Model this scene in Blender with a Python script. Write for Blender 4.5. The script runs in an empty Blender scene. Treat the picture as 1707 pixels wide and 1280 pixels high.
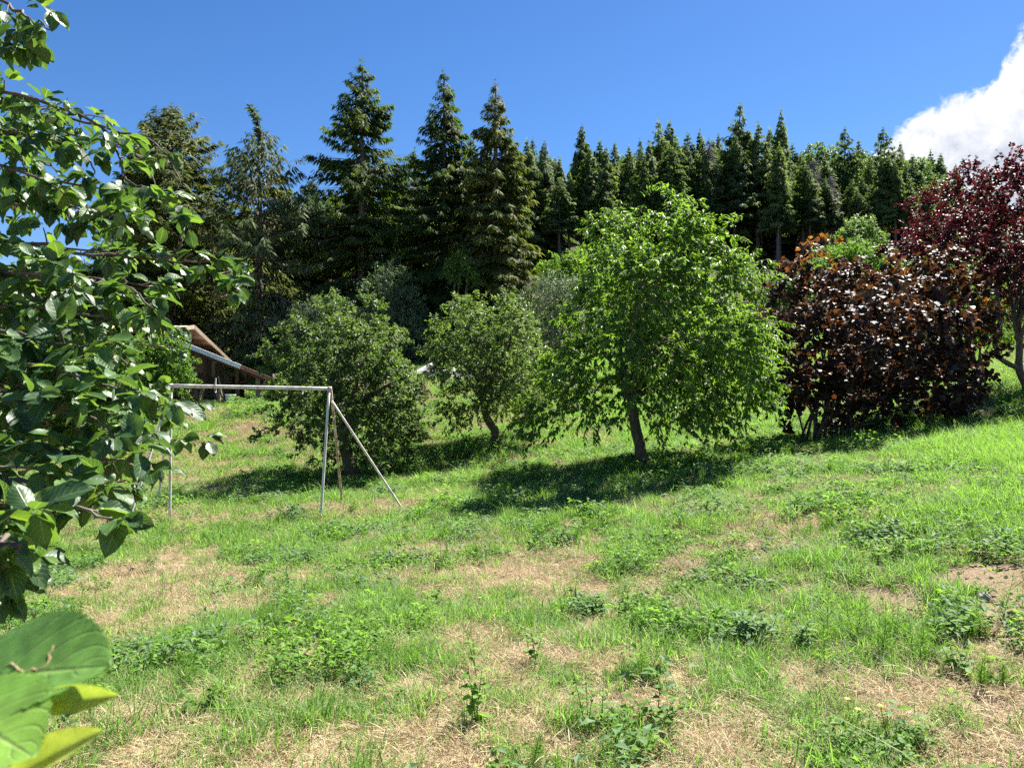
import bpy, math, random
import numpy as np
from mathutils import Vector, Matrix

S = bpy.context.scene
rad = math.radians
# ------------------------------------------------------------------ camera, sky, sun, exposure
CAMZ = 1.6
F, CX, CY = 1242.0, 853.5, 640.0
cam_d = bpy.data.cameras.new('camera')
cam = bpy.data.objects.new('camera', cam_d); S.collection.objects.link(cam)
cam.location = (0, 0, CAMZ); cam.rotation_euler = (rad(90), 0, 0)
cam_d.sensor_width = 36; cam_d.lens = 36 * F / 1707
cam_d.clip_start = 0.02; cam_d.clip_end = 2000
cam_d.dof.use_dof = True; cam_d.dof.focus_distance = 10; cam_d.dof.aperture_fstop = 16
S.camera = cam
SUN_AZ, SUN_EL = 42.0, 53.5            # degrees clockwise from +Y; height
W = bpy.data.worlds.new('World'); S.world = W; W.use_nodes = True
sun_d = bpy.data.lights.new('sun', 'SUN'); sun = bpy.data.objects.new('sun', sun_d); S.collection.objects.link(sun)
sun_d.energy = 5.0; sun_d.angle = rad(0.53); sun_d.color = (1.0, 0.95, 0.86)
sd = Vector((math.sin(rad(SUN_AZ)) * math.cos(rad(SUN_EL)), math.cos(rad(SUN_AZ)) * math.cos(rad(SUN_EL)), math.sin(rad(SUN_EL))))
sun.rotation_euler = sd.to_track_quat('Z', 'Y').to_euler(); sun.location = (20, 20, 40)
S.view_settings.view_transform = 'Standard'; S.view_settings.look = 'None'
S.view_settings.gamma = 1; S.view_settings.use_curve_mapping = False
S.view_settings.exposure = 1.88
try:
    S.cycles.use_denoising = False
    S.cycles.max_bounces = 5; S.cycles.diffuse_bounces = 2; S.cycles.glossy_bounces = 1
    S.cycles.transmission_bounces = 4; S.cycles.transparent_max_bounces = 4
    S.cycles.sample_clamp_indirect = 6.0; S.cycles.use_adaptive_sampling = True; S.cycles.adaptive_threshold = 0.02
    S.cycles.caustics_reflective = False; S.cycles.caustics_refractive = False
except Exception:
    pass

def build_world():
    nt = W.node_tree; N = nt.nodes; L = nt.links; N.clear()
    def math_(op, a, b=None, c=None, clamp=False):
        n = N.new('ShaderNodeMath'); n.operation = op; n.use_clamp = clamp
        for i, v in enumerate((a, b, c)):
            if v is None: continue
            if isinstance(v, (int, float)): n.inputs[i].default_value = v
            else: L.new(v, n.inputs[i])
        return n.outputs[0]
    out = N.new('ShaderNodeOutputWorld'); bg = N.new('ShaderNodeBackground')
    sky = N.new('ShaderNodeTexSky'); sky.sky_type = 'NISHITA'; sky.sun_disc = False
    sky.sun_elevation = rad(SUN_EL); sky.sun_rotation = rad(SUN_AZ)
    sky.altitude = 800; sky.air_density = 1.0; sky.dust_density = 0.25; sky.ozone_density = 4.5
    hs = N.new('ShaderNodeHueSaturation'); hs.inputs['Saturation'].default_value = 1.22; hs.inputs['Value'].default_value = 0.56
    hs.inputs['Hue'].default_value = 0.506
    L.new(sky.outputs[0], hs.inputs['Color'])
    tc = N.new('ShaderNodeTexCoord'); sep = N.new('ShaderNodeSeparateXYZ'); L.new(tc.outputs['Generated'], sep.inputs[0])
    az = math_('MULTIPLY', math_('ARCTAN2', sep.outputs[0], sep.outputs[1]), 57.2958)
    el = math_('MULTIPLY', math_('ARCSINE', sep.outputs[2]), 57.2958)
    cur = N.new('ShaderNodeFloatCurve'); c = cur.mapping.curves[0]
    # top edge of the cloud bank: azimuth (20..100 deg) -> elevation (0..40 deg)
    pts = [(20, 9), (24.5, 12.5), (26.5, 16.0), (28, 17.2), (29.6, 18.3), (31.5, 18.4), (33.0, 18.9), (33.7, 20.4), (36, 21.6), (42, 24), (52, 23), (64, 18), (78, 10), (100, 5)]
    P = [((a - 20) / 80, e / 40) for a, e in pts]
    c.points[0].location = P[0]; c.points[1].location = P[-1]
    for p in P[1:-1]: c.points.new(*p)
    cur.mapping.update()
    L.new(math_('DIVIDE', math_('SUBTRACT', az, 20), 80, clamp=True), cur.inputs['Value'])
    top = math_('MULTIPLY', cur.outputs[0], 40)
    def noise(scale, detail, rough, warp=0.0):
        n = N.new('ShaderNodeTexNoise'); n.inputs['Scale'].default_value = scale; n.inputs['Detail'].default_value = detail
        n.inputs['Roughness'].default_value = rough; n.inputs['Distortion'].default_value = warp
        L.new(tc.outputs['Generated'], n.inputs['Vector']); return n.outputs['Fac']
    n1 = noise(26, 10, 0.62, 0.5); n2 = noise(11, 8, 0.6, 0.4); n3 = noise(70, 6, 0.6, 0.3)
    d = math_('SUBTRACT', top, el)                                   # degrees below the top edge
    d1 = math_('ADD', d, math_('MULTIPLY', math_('SUBTRACT', n1, 0.5), 5.0))
    d1 = math_('ADD', d1, math_('MULTIPLY', math_('SUBTRACT', n3, 0.5), 1.6))
    m = N.new('ShaderNodeMapRange'); m.interpolation_type = 'SMOOTHSTEP'; L.new(d1, m.inputs[0]); m.inputs[1].default_value = -0.35; m.inputs[2].default_value = 0.75
    side = math_('MULTIPLY', math_('GREATER_THAN', az, 20), math_('LESS_THAN', az, 100))
    mask = math_('MULTIPLY', m.outputs[0], side)
    sh = math_('ADD', math_('MULTIPLY', d, 0.155), math_('MULTIPLY', math_('SUBTRACT', n2, 0.5), 2.6))
    sh = math_('ADD', sh, math_('MULTIPLY', math_('SUBTRACT', n1, 0.5), 1.5))
    cr = N.new('ShaderNodeValToRGB'); L.new(sh, cr.inputs[0])
    e = cr.color_ramp.elements; e[0].position = 0.05; e[0].color = (4.2, 4.22, 4.3, 1); e[1].position = 0.85; e[1].color = (2.35, 2.55, 3.0, 1)
    x = e.new(0.42); x.color = (3.5, 3.6, 3.8, 1)
    mix = N.new('ShaderNodeMixRGB'); L.new(mask, mix.inputs[0]); L.new(hs.outputs[0], mix.inputs[1]); L.new(cr.outputs[0], mix.inputs[2])
    L.new(mix.outputs[0], bg.inputs[0]); bg.inputs[1].default_value = 0.078; L.new(bg.outputs[0], out.inputs[0])
build_world()

# ------------------------------------------------------------------ helpers
def link(o): S.collection.objects.link(o); return o
def tag(o, label=None, cat=None, group=None, kind=None):
    if label: o['label'] = label
    if cat: o['category'] = cat
    if group: o['group'] = group
    if kind: o['kind'] = kind
    return o
def thing(name, label, cat, loc, group=None):
    o = bpy.data.objects.new(name, None); o.location = loc; o.empty_display_size = 0.2
    link(o); return tag(o, label, cat, group)
def P3(px, py, Y):
    return np.array([(px - CX) / F * Y, Y, CAMZ + (CY - py) / F * Y])
def nrm(v):
    v = np.asarray(v, float); return v / np.maximum(np.linalg.norm(v, axis=-1, keepdims=True), 1e-9)

def mesh_np(name, V, quads=None, tris=None, var=None, uv=None, smooth=False):
    me = bpy.data.meshes.new(name); V = np.asarray(V, np.float32)
    q = np.zeros((0, 4), np.int32) if quads is None else np.asarray(quads, np.int32).reshape(-1, 4)
    t = np.zeros((0, 3), np.int32) if tris is None else np.asarray(tris, np.int32).reshape(-1, 3)
    me.vertices.add(len(V)); me.vertices.foreach_set('co', V.ravel())
    li = np.concatenate([q.ravel(), t.ravel()]); me.loops.add(len(li)); me.loops.foreach_set('vertex_index', li)
    tot = np.concatenate([np.full(len(q), 4, np.int32), np.full(len(t), 3, np.int32)])
    st = np.concatenate([[0], np.cumsum(tot)[:-1]]).astype(np.int32) if len(tot) else np.zeros(0, np.int32)
    me.polygons.add(len(tot)); me.polygons.foreach_set('loop_start', st)
    try: me.polygons.foreach_set('loop_total', tot)
    except Exception: pass
    me.polygons.foreach_set('use_smooth', np.full(len(tot), bool(smooth)))
    if uv is not None:
        l = me.uv_layers.new(name='UVMap'); l.data.foreach_set('uv', np.asarray(uv, np.float32)[li].ravel())
    if var is not None:
        a = me.attributes.new('var', 'FLOAT', 'POINT'); a.data.foreach_set('value', np.asarray(var, np.float32))
    me.update(calc_edges=True); return me

class Geo:
    def __init__(self): self.V = []; self.Q = []; self.T = []; self.A = []; self.U = []; self.n = 0
    def add(self, V, quads=None, tris=None, var=0.5, uv=None):
        V = np.asarray(V, float).reshape(-1, 3)
        if quads is not None and len(quads): self.Q.append(np.asarray(quads).reshape(-1, 4) + self.n)
        if tris is not None and len(tris): self.T.append(np.asarray(tris).reshape(-1, 3) + self.n)
        self.V.append(V); self.A.append(np.broadcast_to(np.asarray(var, float), (len(V),)))
        self.U.append(np.zeros((len(V), 2)) if uv is None else np.asarray(uv)); self.n += len(V)
    def mesh(self, name, smooth=False, uv=False):
        return mesh_np(name, np.concatenate(self.V), np.concatenate(self.Q) if self.Q else None, np.concatenate(self.T) if self.T else None,
                       np.concatenate(self.A), np.concatenate(self.U) if uv else None, smooth)
    def obj(self, name, mat, parent=None, smooth=False, uv=False, origin=None):
        o0 = np.array(parent.location) if parent is not None else (np.zeros(3) if origin is None else np.asarray(origin))
        self.V = [np.concatenate(self.V) - o0]
        me = self.mesh(name, smooth, uv); me.materials.append(mat)
        o = bpy.data.objects.new(name, me); link(o)
        if parent is not None: o.parent = parent
        elif origin is not None: o.location = origin
        return o

def tube(g, pts, r, n=6, cap=True, var=0.5):
    pts = np.asarray(pts, float); k = len(pts); r = np.broadcast_to(np.asarray(r, float), (k,))
    d = nrm(np.gradient(pts, axis=0)); up = np.array([0, 0, 1.0]) if abs(d[0, 2]) < .9 else np.array([1.0, 0, 0])
    a = nrm(np.cross(d, up)); b = np.cross(d, a); th = np.linspace(0, 2 * np.pi, n, endpoint=False)
    V = pts[:, None] + r[:, None, None] * (np.cos(th)[None, :, None] * a[:, None] + np.sin(th)[None, :, None] * b[:, None])
    V = V.reshape(-1, 3); i = np.arange(k - 1)[:, None] * n; j = np.arange(n)[None]; j2 = (j + 1) % n
    Q = np.stack([i + j, i + j2, i + n + j2, i + n + j], -1).reshape(-1, 4); T = []
    if cap:
        V = np.vstack([V, pts[0], pts[-1]]); c0 = k * n
        for m in range(n):
            T.append((c0, (m + 1) % n, m)); T.append((c0 + 1, (k - 1) * n + m, (k - 1) * n + (m + 1) % n))
    g.add(V, Q, T, var)
def box(g, c, s, rz=0.0, R=None, var=0.5, jitter=0):
    c = np.asarray(c, float); h = np.asarray(s, float) / 2
    v = np.array([(x, y, z) for x in (-1, 1) for y in (-1, 1) for z in (-1, 1)], float) * h
    if R is None:
        cs, sn = math.cos(rz), math.sin(rz); R = np.array([[cs, -sn, 0], [sn, cs, 0], [0, 0, 1]])
    g.add(v @ np.asarray(R).T + c, [(0, 1, 3, 2), (4, 6, 7, 5), (0, 4, 5, 1), (2, 3, 7, 6), (0, 2, 6, 4), (1, 5, 7, 3)], None, var)
def bar(g, a, b, w, t, side=None, var=0.5):
    a = np.asarray(a, float); b = np.asarray(b, float); d = b - a; l = np.linalg.norm(d); d = d / l
    s = np.array([0, 0, 1.0]) if side is None else np.asarray(side, float)
    x = nrm(np.cross(d, s)); y = np.cross(d, x)
    box(g, (a + b) / 2, (w, t, l), R=np.stack([x, y, d], 1), var=var)

# leaf templates: x across, y along, z up; faces are tris
def T_leaf4(w=.46, fold=.10, droop=.12):
    return (np.array([(0, 0, 0), (-w / 2, .45, fold), (0, 1, -droop), (w / 2, .45, fold), (0, .5, 0)]), np.array([(0, 4, 1), (1, 4, 2), (0, 3, 4), (3, 2, 4)]), None)
def T_fold(w=.42, fold=.08, droop=.0):
    return (np.array([(0, 0, 0), (-w / 2, .45, fold), (0, 1, -droop), (w / 2, .45, fold)]), np.array([(0, 2, 1), (0, 3, 2)]), None)
def T_diam(w=.3):
    return (np.array([(0, 0, 0), (-w / 2, .5, 0), (0, 1, 0), (w / 2, .5, 0)]), np.array([(0, 2, 1), (0, 3, 2)]), None)
def T_strip(w=.2):
    return (np.array([(-w * .3, 0, 0), (w * .3, 0, 0), (w * .5, .5, .03), (-w * .5, .5, .03), (0, 1, -.04)]), np.array([(0, 1, 2), (0, 2, 3), (3, 2, 4)]), None)
def T_grid(nv=6, nu=4, w=.5, fold=.12, droop=.18, twist=0.0, wav=0.0, peak=.42, serr=0.0, seed=0):
    rs = np.random.default_rng(seed); ph = rs.uniform(0, 6.28)
    v = np.linspace(0, 1, nv + 1); u = np.linspace(-1, 1, nu + 1)
    k = math.log(.5) / math.log(peak); prof = np.sin(np.pi * np.clip(v, 0, 1) ** k) ** .8
    VV, UU = np.meshgrid(v, u, indexing='ij'); x = UU * prof[:, None] * w / 2
    if serr: x = x * np.where(np.abs(UU) > .99, 1 + (serr * ((np.arange(nv + 1) % 2) * 2 - 1))[:, None], 1)
    z = np.abs(UU) ** 1.3 * prof[:, None] * fold - droop * VV ** 2 + wav * np.sin(VV * 11 + ph + UU * 2) * np.abs(UU) + twist * UU * VV * .3
    V = np.stack([x, VV * 1.0, z], -1).reshape(-1, 3)
    i = np.arange(nv)[:, None] * (nu + 1); j = np.arange(nu)[None]
    a = (i + j).ravel(); Q = np.stack([a, a + 1, a + nu + 2, a + nu + 1], -1)
    T = np.concatenate([Q[:, [0, 1, 2]], Q[:, [0, 2, 3]]])
    return (V, T, np.stack([UU * .5 + .5, VV], -1).reshape(-1, 2))
def frames(D, Nn):
    D = nrm(D); X = nrm(np.cross(D, Nn)); Z = np.cross(X, D); return X, D, Z
def scatter(g, tmpl, Pp, D, Nn, size, var, wid=None):
    t, f, uv = tmpl; X, Y, Z = frames(D, Nn); n = len(Pp); k = len(t)
    s = np.broadcast_to(np.asarray(size, float), (n,))[:, None, None]
    w = 1.0 if wid is None else np.asarray(wid)[:, None, None]
    V = Pp[:, None] + s * (t[None, :, 0, None] * w * X[:, None] + t[None, :, 1, None] * Y[:, None] + t[None, :, 2, None] * Z[:, None])
    Fc = (f[None] + (np.arange(n) * k)[:, None, None]).reshape(-1, 3)
    g.add(V.reshape(-1, 3), None, Fc, np.repeat(np.broadcast_to(var, (n,)), k), None if uv is None else np.tile(uv, (n, 1)))

# lattice noise
_rs = np.random.default_rng(77); _PT = _rs.random((256, 256))
def vnoise(x, y):
    x = np.asarray(x, float); y = np.asarray(y, float); xi = np.floor(x).astype(int); yi = np.floor(y).astype(int)
    fx = x - xi; fy = y - yi; fx = fx * fx * (3 - 2 * fx); fy = fy * fy * (3 - 2 * fy)
    g = lambda a, b: _PT[a & 255, b & 255]
    return (g(xi, yi) * (1 - fx) + g(xi + 1, yi) * fx) * (1 - fy) + (g(xi, yi + 1) * (1 - fx) + g(xi + 1, yi + 1) * fx) * fy
def fbm(x, y, o=4):
    s = 0; a = 1; t = 0
    for k in range(o): s = s + a * vnoise(x * 2 ** k + 17.3 * k, y * 2 ** k + 9.1 * k); t += a; a *= .5
    return s / t

# ------------------------------------------------------------------ materials
def new_mat(name):
    m = bpy.data.materials.new(name); m.use_nodes = True; N = m.node_tree.nodes; L = m.node_tree.links; N.clear()
    o = N.new('ShaderNodeOutputMaterial'); return m, N, L, o
def ramp(N, cols):
    r = N.new('ShaderNodeValToRGB'); e = r.color_ramp.elements
    e[0].position, e[0].color = cols[0][0], (*cols[0][1], 1); e[1].position, e[1].color = cols[-1][0], (*cols[-1][1], 1)
    for p, c in cols[1:-1]: x = e.new(p); x.color = (*c, 1)
    return r
def leaf_mat(name, cols, tcol, trans=.42, rough=.4, spec=.5, veins=False, rnd=.35, spots=False):
    m, N, L, o = new_mat(name)
    at = N.new('ShaderNodeAttribute'); at.attribute_name = 'var'
    oi = N.new('ShaderNodeObjectInfo')
    ad = N.new('ShaderNodeMath'); ad.operation = 'MULTIPLY_ADD'; L.new(oi.outputs['Random'], ad.inputs[0]); ad.inputs[1].default_value = rnd
    ad0 = N.new('ShaderNodeMath'); ad0.operation = 'SUBTRACT'; L.new(at.outputs['Fac'], ad0.inputs[0]); ad0.inputs[1].default_value = rnd / 2
    L.new(ad0.outputs[0], ad.inputs[2])
    r = ramp(N, cols); L.new(ad.outputs[0], r.inputs[0]); col = r.outputs[0]
    b = N.new('ShaderNodeBsdfPrincipled'); b.inputs['Roughness'].default_value = rough; b.inputs['Specular IOR Level'].default_value = spec
    if veins:
        uv = N.new('ShaderNodeUVMap'); sp = N.new('ShaderNodeSeparateXYZ'); L.new(uv.outputs[0], sp.inputs[0])
        def M(op, a, bb=None, c=None):
            n = N.new('ShaderNodeMath'); n.operation = op
            for i, v in enumerate((a, bb, c)):
                if v is None: continue
                if isinstance(v, (int, float)): n.inputs[i].default_value = v
                else: L.new(v, n.inputs[i])
            return n.outputs[0]
        au = M('ABSOLUTE', M('SUBTRACT', sp.outputs[0], .5))                       # 0 at midrib .. .5
        w = M('SINE', M('MULTIPLY', M('SUBTRACT', sp.outputs[1], M('MULTIPLY', M('POWER', au, 1.35), .75)), 48.0))
        side = M('POWER', M('MAXIMUM', w, 0.0), 10.0)
        mid = M('SUBTRACT', 1.0, M('MINIMUM', M('MULTIPLY', au, 28.0), 1.0))
        vv = M('MAXIMUM', mid, M('MULTIPLY', side, .45))
        mx = N.new('ShaderNodeMixRGB'); mx.blend_type = 'MIX'; L.new(M('MULTIPLY', vv, .65), mx.inputs[0]); L.new(col, mx.inputs[1]); mx.inputs[2].default_value = (.22, .30, .11, 1)
        col = mx.outputs[0]
        bp = N.new('ShaderNodeBump'); bp.inputs['Strength'].default_value = .35; bp.inputs['Distance'].default_value = .002; bp.invert = True; L.new(vv, bp.inputs['Height']); L.new(bp.outputs[0], b.inputs['Normal'])
    if spots:                                                     # blemishes and uneven green
        gc = N.new('ShaderNodeTexCoord'); n1 = N.new('ShaderNodeTexNoise'); n1.inputs['Scale'].default_value = 420; n1.inputs['Detail'].default_value = 5; L.new(gc.outputs['Object'], n1.inputs['Vector'])
        n2 = N.new('ShaderNodeTexNoise'); n2.inputs['Scale'].default_value = 110; n2.inputs['Detail'].default_value = 8; L.new(gc.outputs['Object'], n2.inputs['Vector'])
        h = N.new('ShaderNodeHueSaturation'); L.new(col, h.inputs['Color']); mr0 = N.new('ShaderNodeMapRange'); L.new(n2.outputs['Fac'], mr0.inputs[0]); mr0.inputs[1].default_value = .3; mr0.inputs[2].default_value = .7; mr0.inputs[3].default_value = .72; mr0.inputs[4].default_value = 1.25; L.new(mr0.outputs[0], h.inputs['Value'])
        mr = N.new('ShaderNodeMapRange'); L.new(n1.outputs['Fac'], mr.inputs[0]); mr.inputs[1].default_value = .685; mr.inputs[2].default_value = .72
        mm = N.new('ShaderNodeMixRGB'); L.new(mr.outputs[0], mm.inputs[0]); L.new(h.outputs[0], mm.inputs[1]); mm.inputs[2].default_value = (.26, .17, .06, 1); col = mm.outputs[0]
    L.new(col, b.inputs['Base Color'])
    t = N.new('ShaderNodeBsdfTranslucent'); mt = N.new('ShaderNodeMixRGB'); mt.blend_type = 'MULTIPLY'; mt.inputs[0].default_value = 1
    L.new(col, mt.inputs[1]); mt.inputs[2].default_value = (*tcol, 1); L.new(mt.outputs[0], t.inputs[0])
    ms = N.new('ShaderNodeMixShader'); ms.inputs[0].default_value = trans; L.new(b.outputs[0], ms.inputs[1]); L.new(t.outputs[0], ms.inputs[2]); L.new(ms.outputs[0], o.inputs[0])
    return m
def simple_mat(name, cols, scale=(8, 8, 8), rough=.8, spec=.3, metal=0, bump=.3, dist=.01, detail=6, rnd=.3, rough_n=None):
    m, N, L, o = new_mat(name)
    tc = N.new('ShaderNodeTexCoord'); mp = N.new('ShaderNodeMapping'); mp.inputs['Scale'].default_value = scale; L.new(tc.outputs['Object'], mp.inputs[0])
    oi = N.new('ShaderNodeObjectInfo')
    vm = N.new('ShaderNodeVectorMath'); vm.operation = 'ADD'; L.new(mp.outputs[0], vm.inputs[0])
    cb = N.new('ShaderNodeCombineXYZ'); mu = N.new('ShaderNodeMath'); mu.operation = 'MULTIPLY'; mu.inputs[1].default_value = 50; L.new(oi.outputs['Random'], mu.inputs[0])
    for i in range(3): L.new(mu.outputs[0], cb.inputs[i])
    L.new(cb.outputs[0], vm.inputs[1])
    n = N.new('ShaderNodeTexNoise'); n.inputs['Scale'].default_value = 1; n.inputs['Detail'].default_value = detail; n.inputs['Roughness'].default_value = .65; L.new(vm.outputs[0], n.inputs['Vector'])
    ad = N.new('ShaderNodeMath'); ad.operation = 'MULTIPLY_ADD'; L.new(oi.outputs['Random'], ad.inputs[0]); ad.inputs[1].default_value = rnd
    a0 = N.new('ShaderNodeMath'); a0.operation = 'SUBTRACT'; L.new(n.outputs['Fac'], a0.inputs[0]); a0.inputs[1].default_value = rnd / 2; L.new(a0.outputs[0], ad.inputs[2])
    r = ramp(N, cols); L.new(ad.outputs[0], r.inputs[0])
    b = N.new('ShaderNodeBsdfPrincipled'); b.inputs['Roughness'].default_value = rough; b.inputs['Specular IOR Level'].default_value = spec; b.inputs['Metallic'].default_value = metal
    L.new(r.outputs[0], b.inputs['Base Color'])
    bp = N.new('ShaderNodeBump'); bp.inputs['Strength'].default_value = bump; bp.inputs['Distance'].default_value = dist; L.new(n.outputs['Fac'], bp.inputs['Height']); L.new(bp.outputs[0], b.inputs['Normal'])
    L.new(b.outputs[0], o.inputs[0]); return m

M = {}
M['plum_leaf'] = leaf_mat('plum_leaf', [(0, (.020, .056, .022)), (.5, (.038, .094, .030)), (.85, (.060, .13, .032)), (1, (.095, .18, .035))], (2.6, 2.3, .8), .37, .42, .45, veins=True)
M['sprig_leaf'] = leaf_mat('sprig_leaf', [(0, (.06, .165, .04)), (.45, (.10, .235, .055)), (.75, (.17, .31, .05)), (1, (.33, .40, .08))], (1.5, 1.5, .7), .38, .55, .3, veins=True, rnd=.1, spots=True)
M['pear_leaf'] = leaf_mat('pear_leaf', [(0, (.040, .088, .018)), (.5, (.076, .150, .027)), (.9, (.125, .215, .040)), (1, (.16, .24, .055))], (2.1, 2.05, .75), .48, .45, .38)
M['apple_leaf'] = leaf_mat('apple_leaf', [(0, (.042, .080, .024)), (.5, (.082, .135, .042)), (1, (.145, .205, .07))], (1.9, 1.9, .85), .48, .48, .4)
M['hazel_leaf'] = leaf_mat('hazel_leaf', [(0, (.020, .012, .010)), (.5, (.042, .022, .014)), (.82, (.062, .031, .016)), (.95, (.12, .060, .018)), (1, (.19, .13, .03))], (2.8, 2.0, .9), .28, .55, .48, rnd=.25)
M['red_leaf'] = leaf_mat('red_leaf', [(0, (.014, .006, .007)), (.5, (.034, .009, .012)), (1, (.075, .016, .019))], (3.4, 1.3, 1.4), .34, .5, .35)
M['willow_leaf'] = leaf_mat('willow_leaf', [(0, (.05, .085, .045)), (.5, (.08, .125, .065)), (1, (.12, .17, .09))], (1.6, 1.7, .9), .35, .5, .35)
M['bright_leaf'] = leaf_mat('bright_leaf', [(0, (.05, .11, .02)), (.5, (.075, .16, .03)), (1, (.12, .21, .04))], (2.2, 2.1, .7), .42, .58, .2)
M['hillside_leaf'] = leaf_mat('hillside_leaf', [(0, (.05, .10, .036)), (.5, (.085, .15, .05)), (1, (.13, .21, .075))], (1.8, 1.8, .8), .42, .5, .3)
M['spruce'] = leaf_mat('spruce', [(0, (.024, .046, .014)), (.5, (.060, .096, .025)), (.85, (.115, .155, .038)), (1, (.16, .185, .052))], (1.5, 1.65, .7), .42, .65, .10)
M['spruce_olive'] = leaf_mat('spruce_olive', [(0, (.028, .042, .013)), (.5, (.075, .100, .027)), (.85, (.135, .155, .042)), (1, (.18, .185, .055))], (1.4, 1.5, .7), .36, .65, .10)
M['spruce_grey'] = leaf_mat('spruce_grey', [(0, (.032, .052, .020)), (.5, (.072, .105, .04)), (.8, (.115, .145, .055)), (1, (.19, .18, .12))], (1.4, 1.5, .8), .36, .65, .10)
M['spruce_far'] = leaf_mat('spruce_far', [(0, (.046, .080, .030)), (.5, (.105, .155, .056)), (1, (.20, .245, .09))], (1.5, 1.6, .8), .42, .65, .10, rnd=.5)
M['dead_twig'] = simple_mat('dead_twig', [(0, (.16, .145, .13)), (1, (.30, .27, .25))], rough=.9)
M['bark'] = simple_mat('bark', [(.2, (.05, .038, .028)), (.5, (.12, .095, .07)), (.8, (.22, .19, .15))], (14, 14, 5), .9, .2, bump=.8, dist=.02)
M['bark_spruce'] = simple_mat('bark_spruce', [(.2, (.06, .05, .045)), (.5, (.13, .11, .10)), (.8, (.24, .21, .19))], (6, 6, 2), .9, .2, bump=.7, dist=.03)
M['twig'] = simple_mat('twig', [(.2, (.06, .045, .035)), (.7, (.16, .13, .11))], (30, 30, 30), .8, .3)
M['fruit'] = simple_mat('fruit', [(.3, (.14, .22, .09)), (.7, (.24, .33, .17))], (40, 40, 40), .45, .4, bump=.05)
M['pipe'] = simple_mat('pipe', [(.30, (.26, .15, .09)), (.46, (.46, .41, .35)), (.7, (.66, .63, .58))], (14, 14, 5), .6, .4, metal=0, bump=.15, dist=.002)
M['plank'] = simple_mat('plank', [(.2, (.040, .022, .014)), (.5, (.11, .060, .036)), (.8, (.19, .12, .075))], (26, 26, 2.0), .85, .2, bump=.5, rnd=.7)
M['old_wood'] = simple_mat('old_wood', [(.2, (.10, .075, .05)), (.5, (.22, .17, .12)), (.8, (.36, .30, .23))], (20, 20, 4), .85, .2, bump=.5, rnd=.3)
M['roof_pale'] = simple_mat('roof_pale', [(.2, (.36, .29, .16)), (.6, (.50, .42, .25)), (.9, (.56, .50, .36))], (2, 9, 9), .8, .2, bump=.3)
M['roof_board'] = simple_mat('roof_board', [(.2, (.07, .034, .022)), (.6, (.16, .085, .055)), (.9, (.23, .14, .09))], (3, 16, 16), .8, .2, rnd=.6)
M['tin'] = simple_mat('tin', [(.2, (.60, .62, .66)), (.6, (.72, .74, .78)), (.9, (.80, .81, .83))], (3, 3, 3), .35, .5, metal=.0, bump=.1)
M['rust'] = simple_mat('rust', [(.2, (.26, .11, .08)), (.6, (.38, .20, .16)), (.9, (.44, .30, .26))], (6, 6, 6), .7, .3, bump=.2)
M['slate'] = simple_mat('slate', [(.2, (.10, .12, .15)), (.6, (.17, .19, .23)), (.9, (.26, .28, .32))], (3, 3, 3), .45, .5, bump=.2)
M['stone'] = simple_mat('stone', [(.2, (.14, .14, .145)), (.5, (.27, .27, .28)), (.8, (.42, .41, .40))], (5, 5, 5), .9, .2, bump=.7, dist=.03, rnd=.4)
M['clod'] = simple_mat('clod', [(.2, (.16, .11, .075)), (.5, (.27, .195, .13)), (.8, (.40, .31, .22))], (2, 2, 2), .95, .1, bump=.08, dist=.05, rnd=.35)
M['white'] = simple_mat('white', [(.2, (.55, .58, .60)), (.8, (.74, .76, .78))], (4, 4, 4), .4, .5, bump=.05)
M['scar'] = simple_mat('scar', [(.3, (.30, .20, .10)), (.7, (.52, .40, .24))], (900, 900, 900), .8, .2, bump=.2, dist=.0003)
M['grass'] = leaf_mat('grass', [(0, (.078, .142, .036)), (.35, (.108, .208, .046)), (.7, (.145, .268, .06)), (1, (.25, .33, .12))], (1.6, 1.8, .85), .48, .55, .2, rnd=.45)
M['tall_grass'] = leaf_mat('tall_grass', [(0, (.09, .16, .038)), (.4, (.125, .23, .05)), (.8, (.17, .295, .066)), (1, (.25, .33, .12))], (1.6, 1.8, .8), .48, .55, .2, rnd=.45)
M['straw'] = leaf_mat('straw', [(0, (.24, .17, .09)), (.5, (.40, .31, .18)), (1, (.53, .44, .29))], (1, 1, .9), .25, .7, .2, rnd=.3)
M['weed'] = leaf_mat('weed', [(0, (.075, .155, .032)), (.5, (.12, .225, .045)), (1, (.18, .30, .065))], (1.6, 1.75, .75), .46, .6, .15, rnd=.45)
M['weed_blue'] = leaf_mat('weed_blue', [(0, (.06, .12, .05)), (.5, (.10, .175, .075)), (1, (.15, .235, .11))], (1.6, 1.7, .8), .40, .6, .18, rnd=.3)
M['yellow'] = leaf_mat('yellow', [(0, (.34, .36, .03)), (1, (.50, .46, .03))], (1.3, 1.2, .5), .35, .5, .3)

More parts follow.
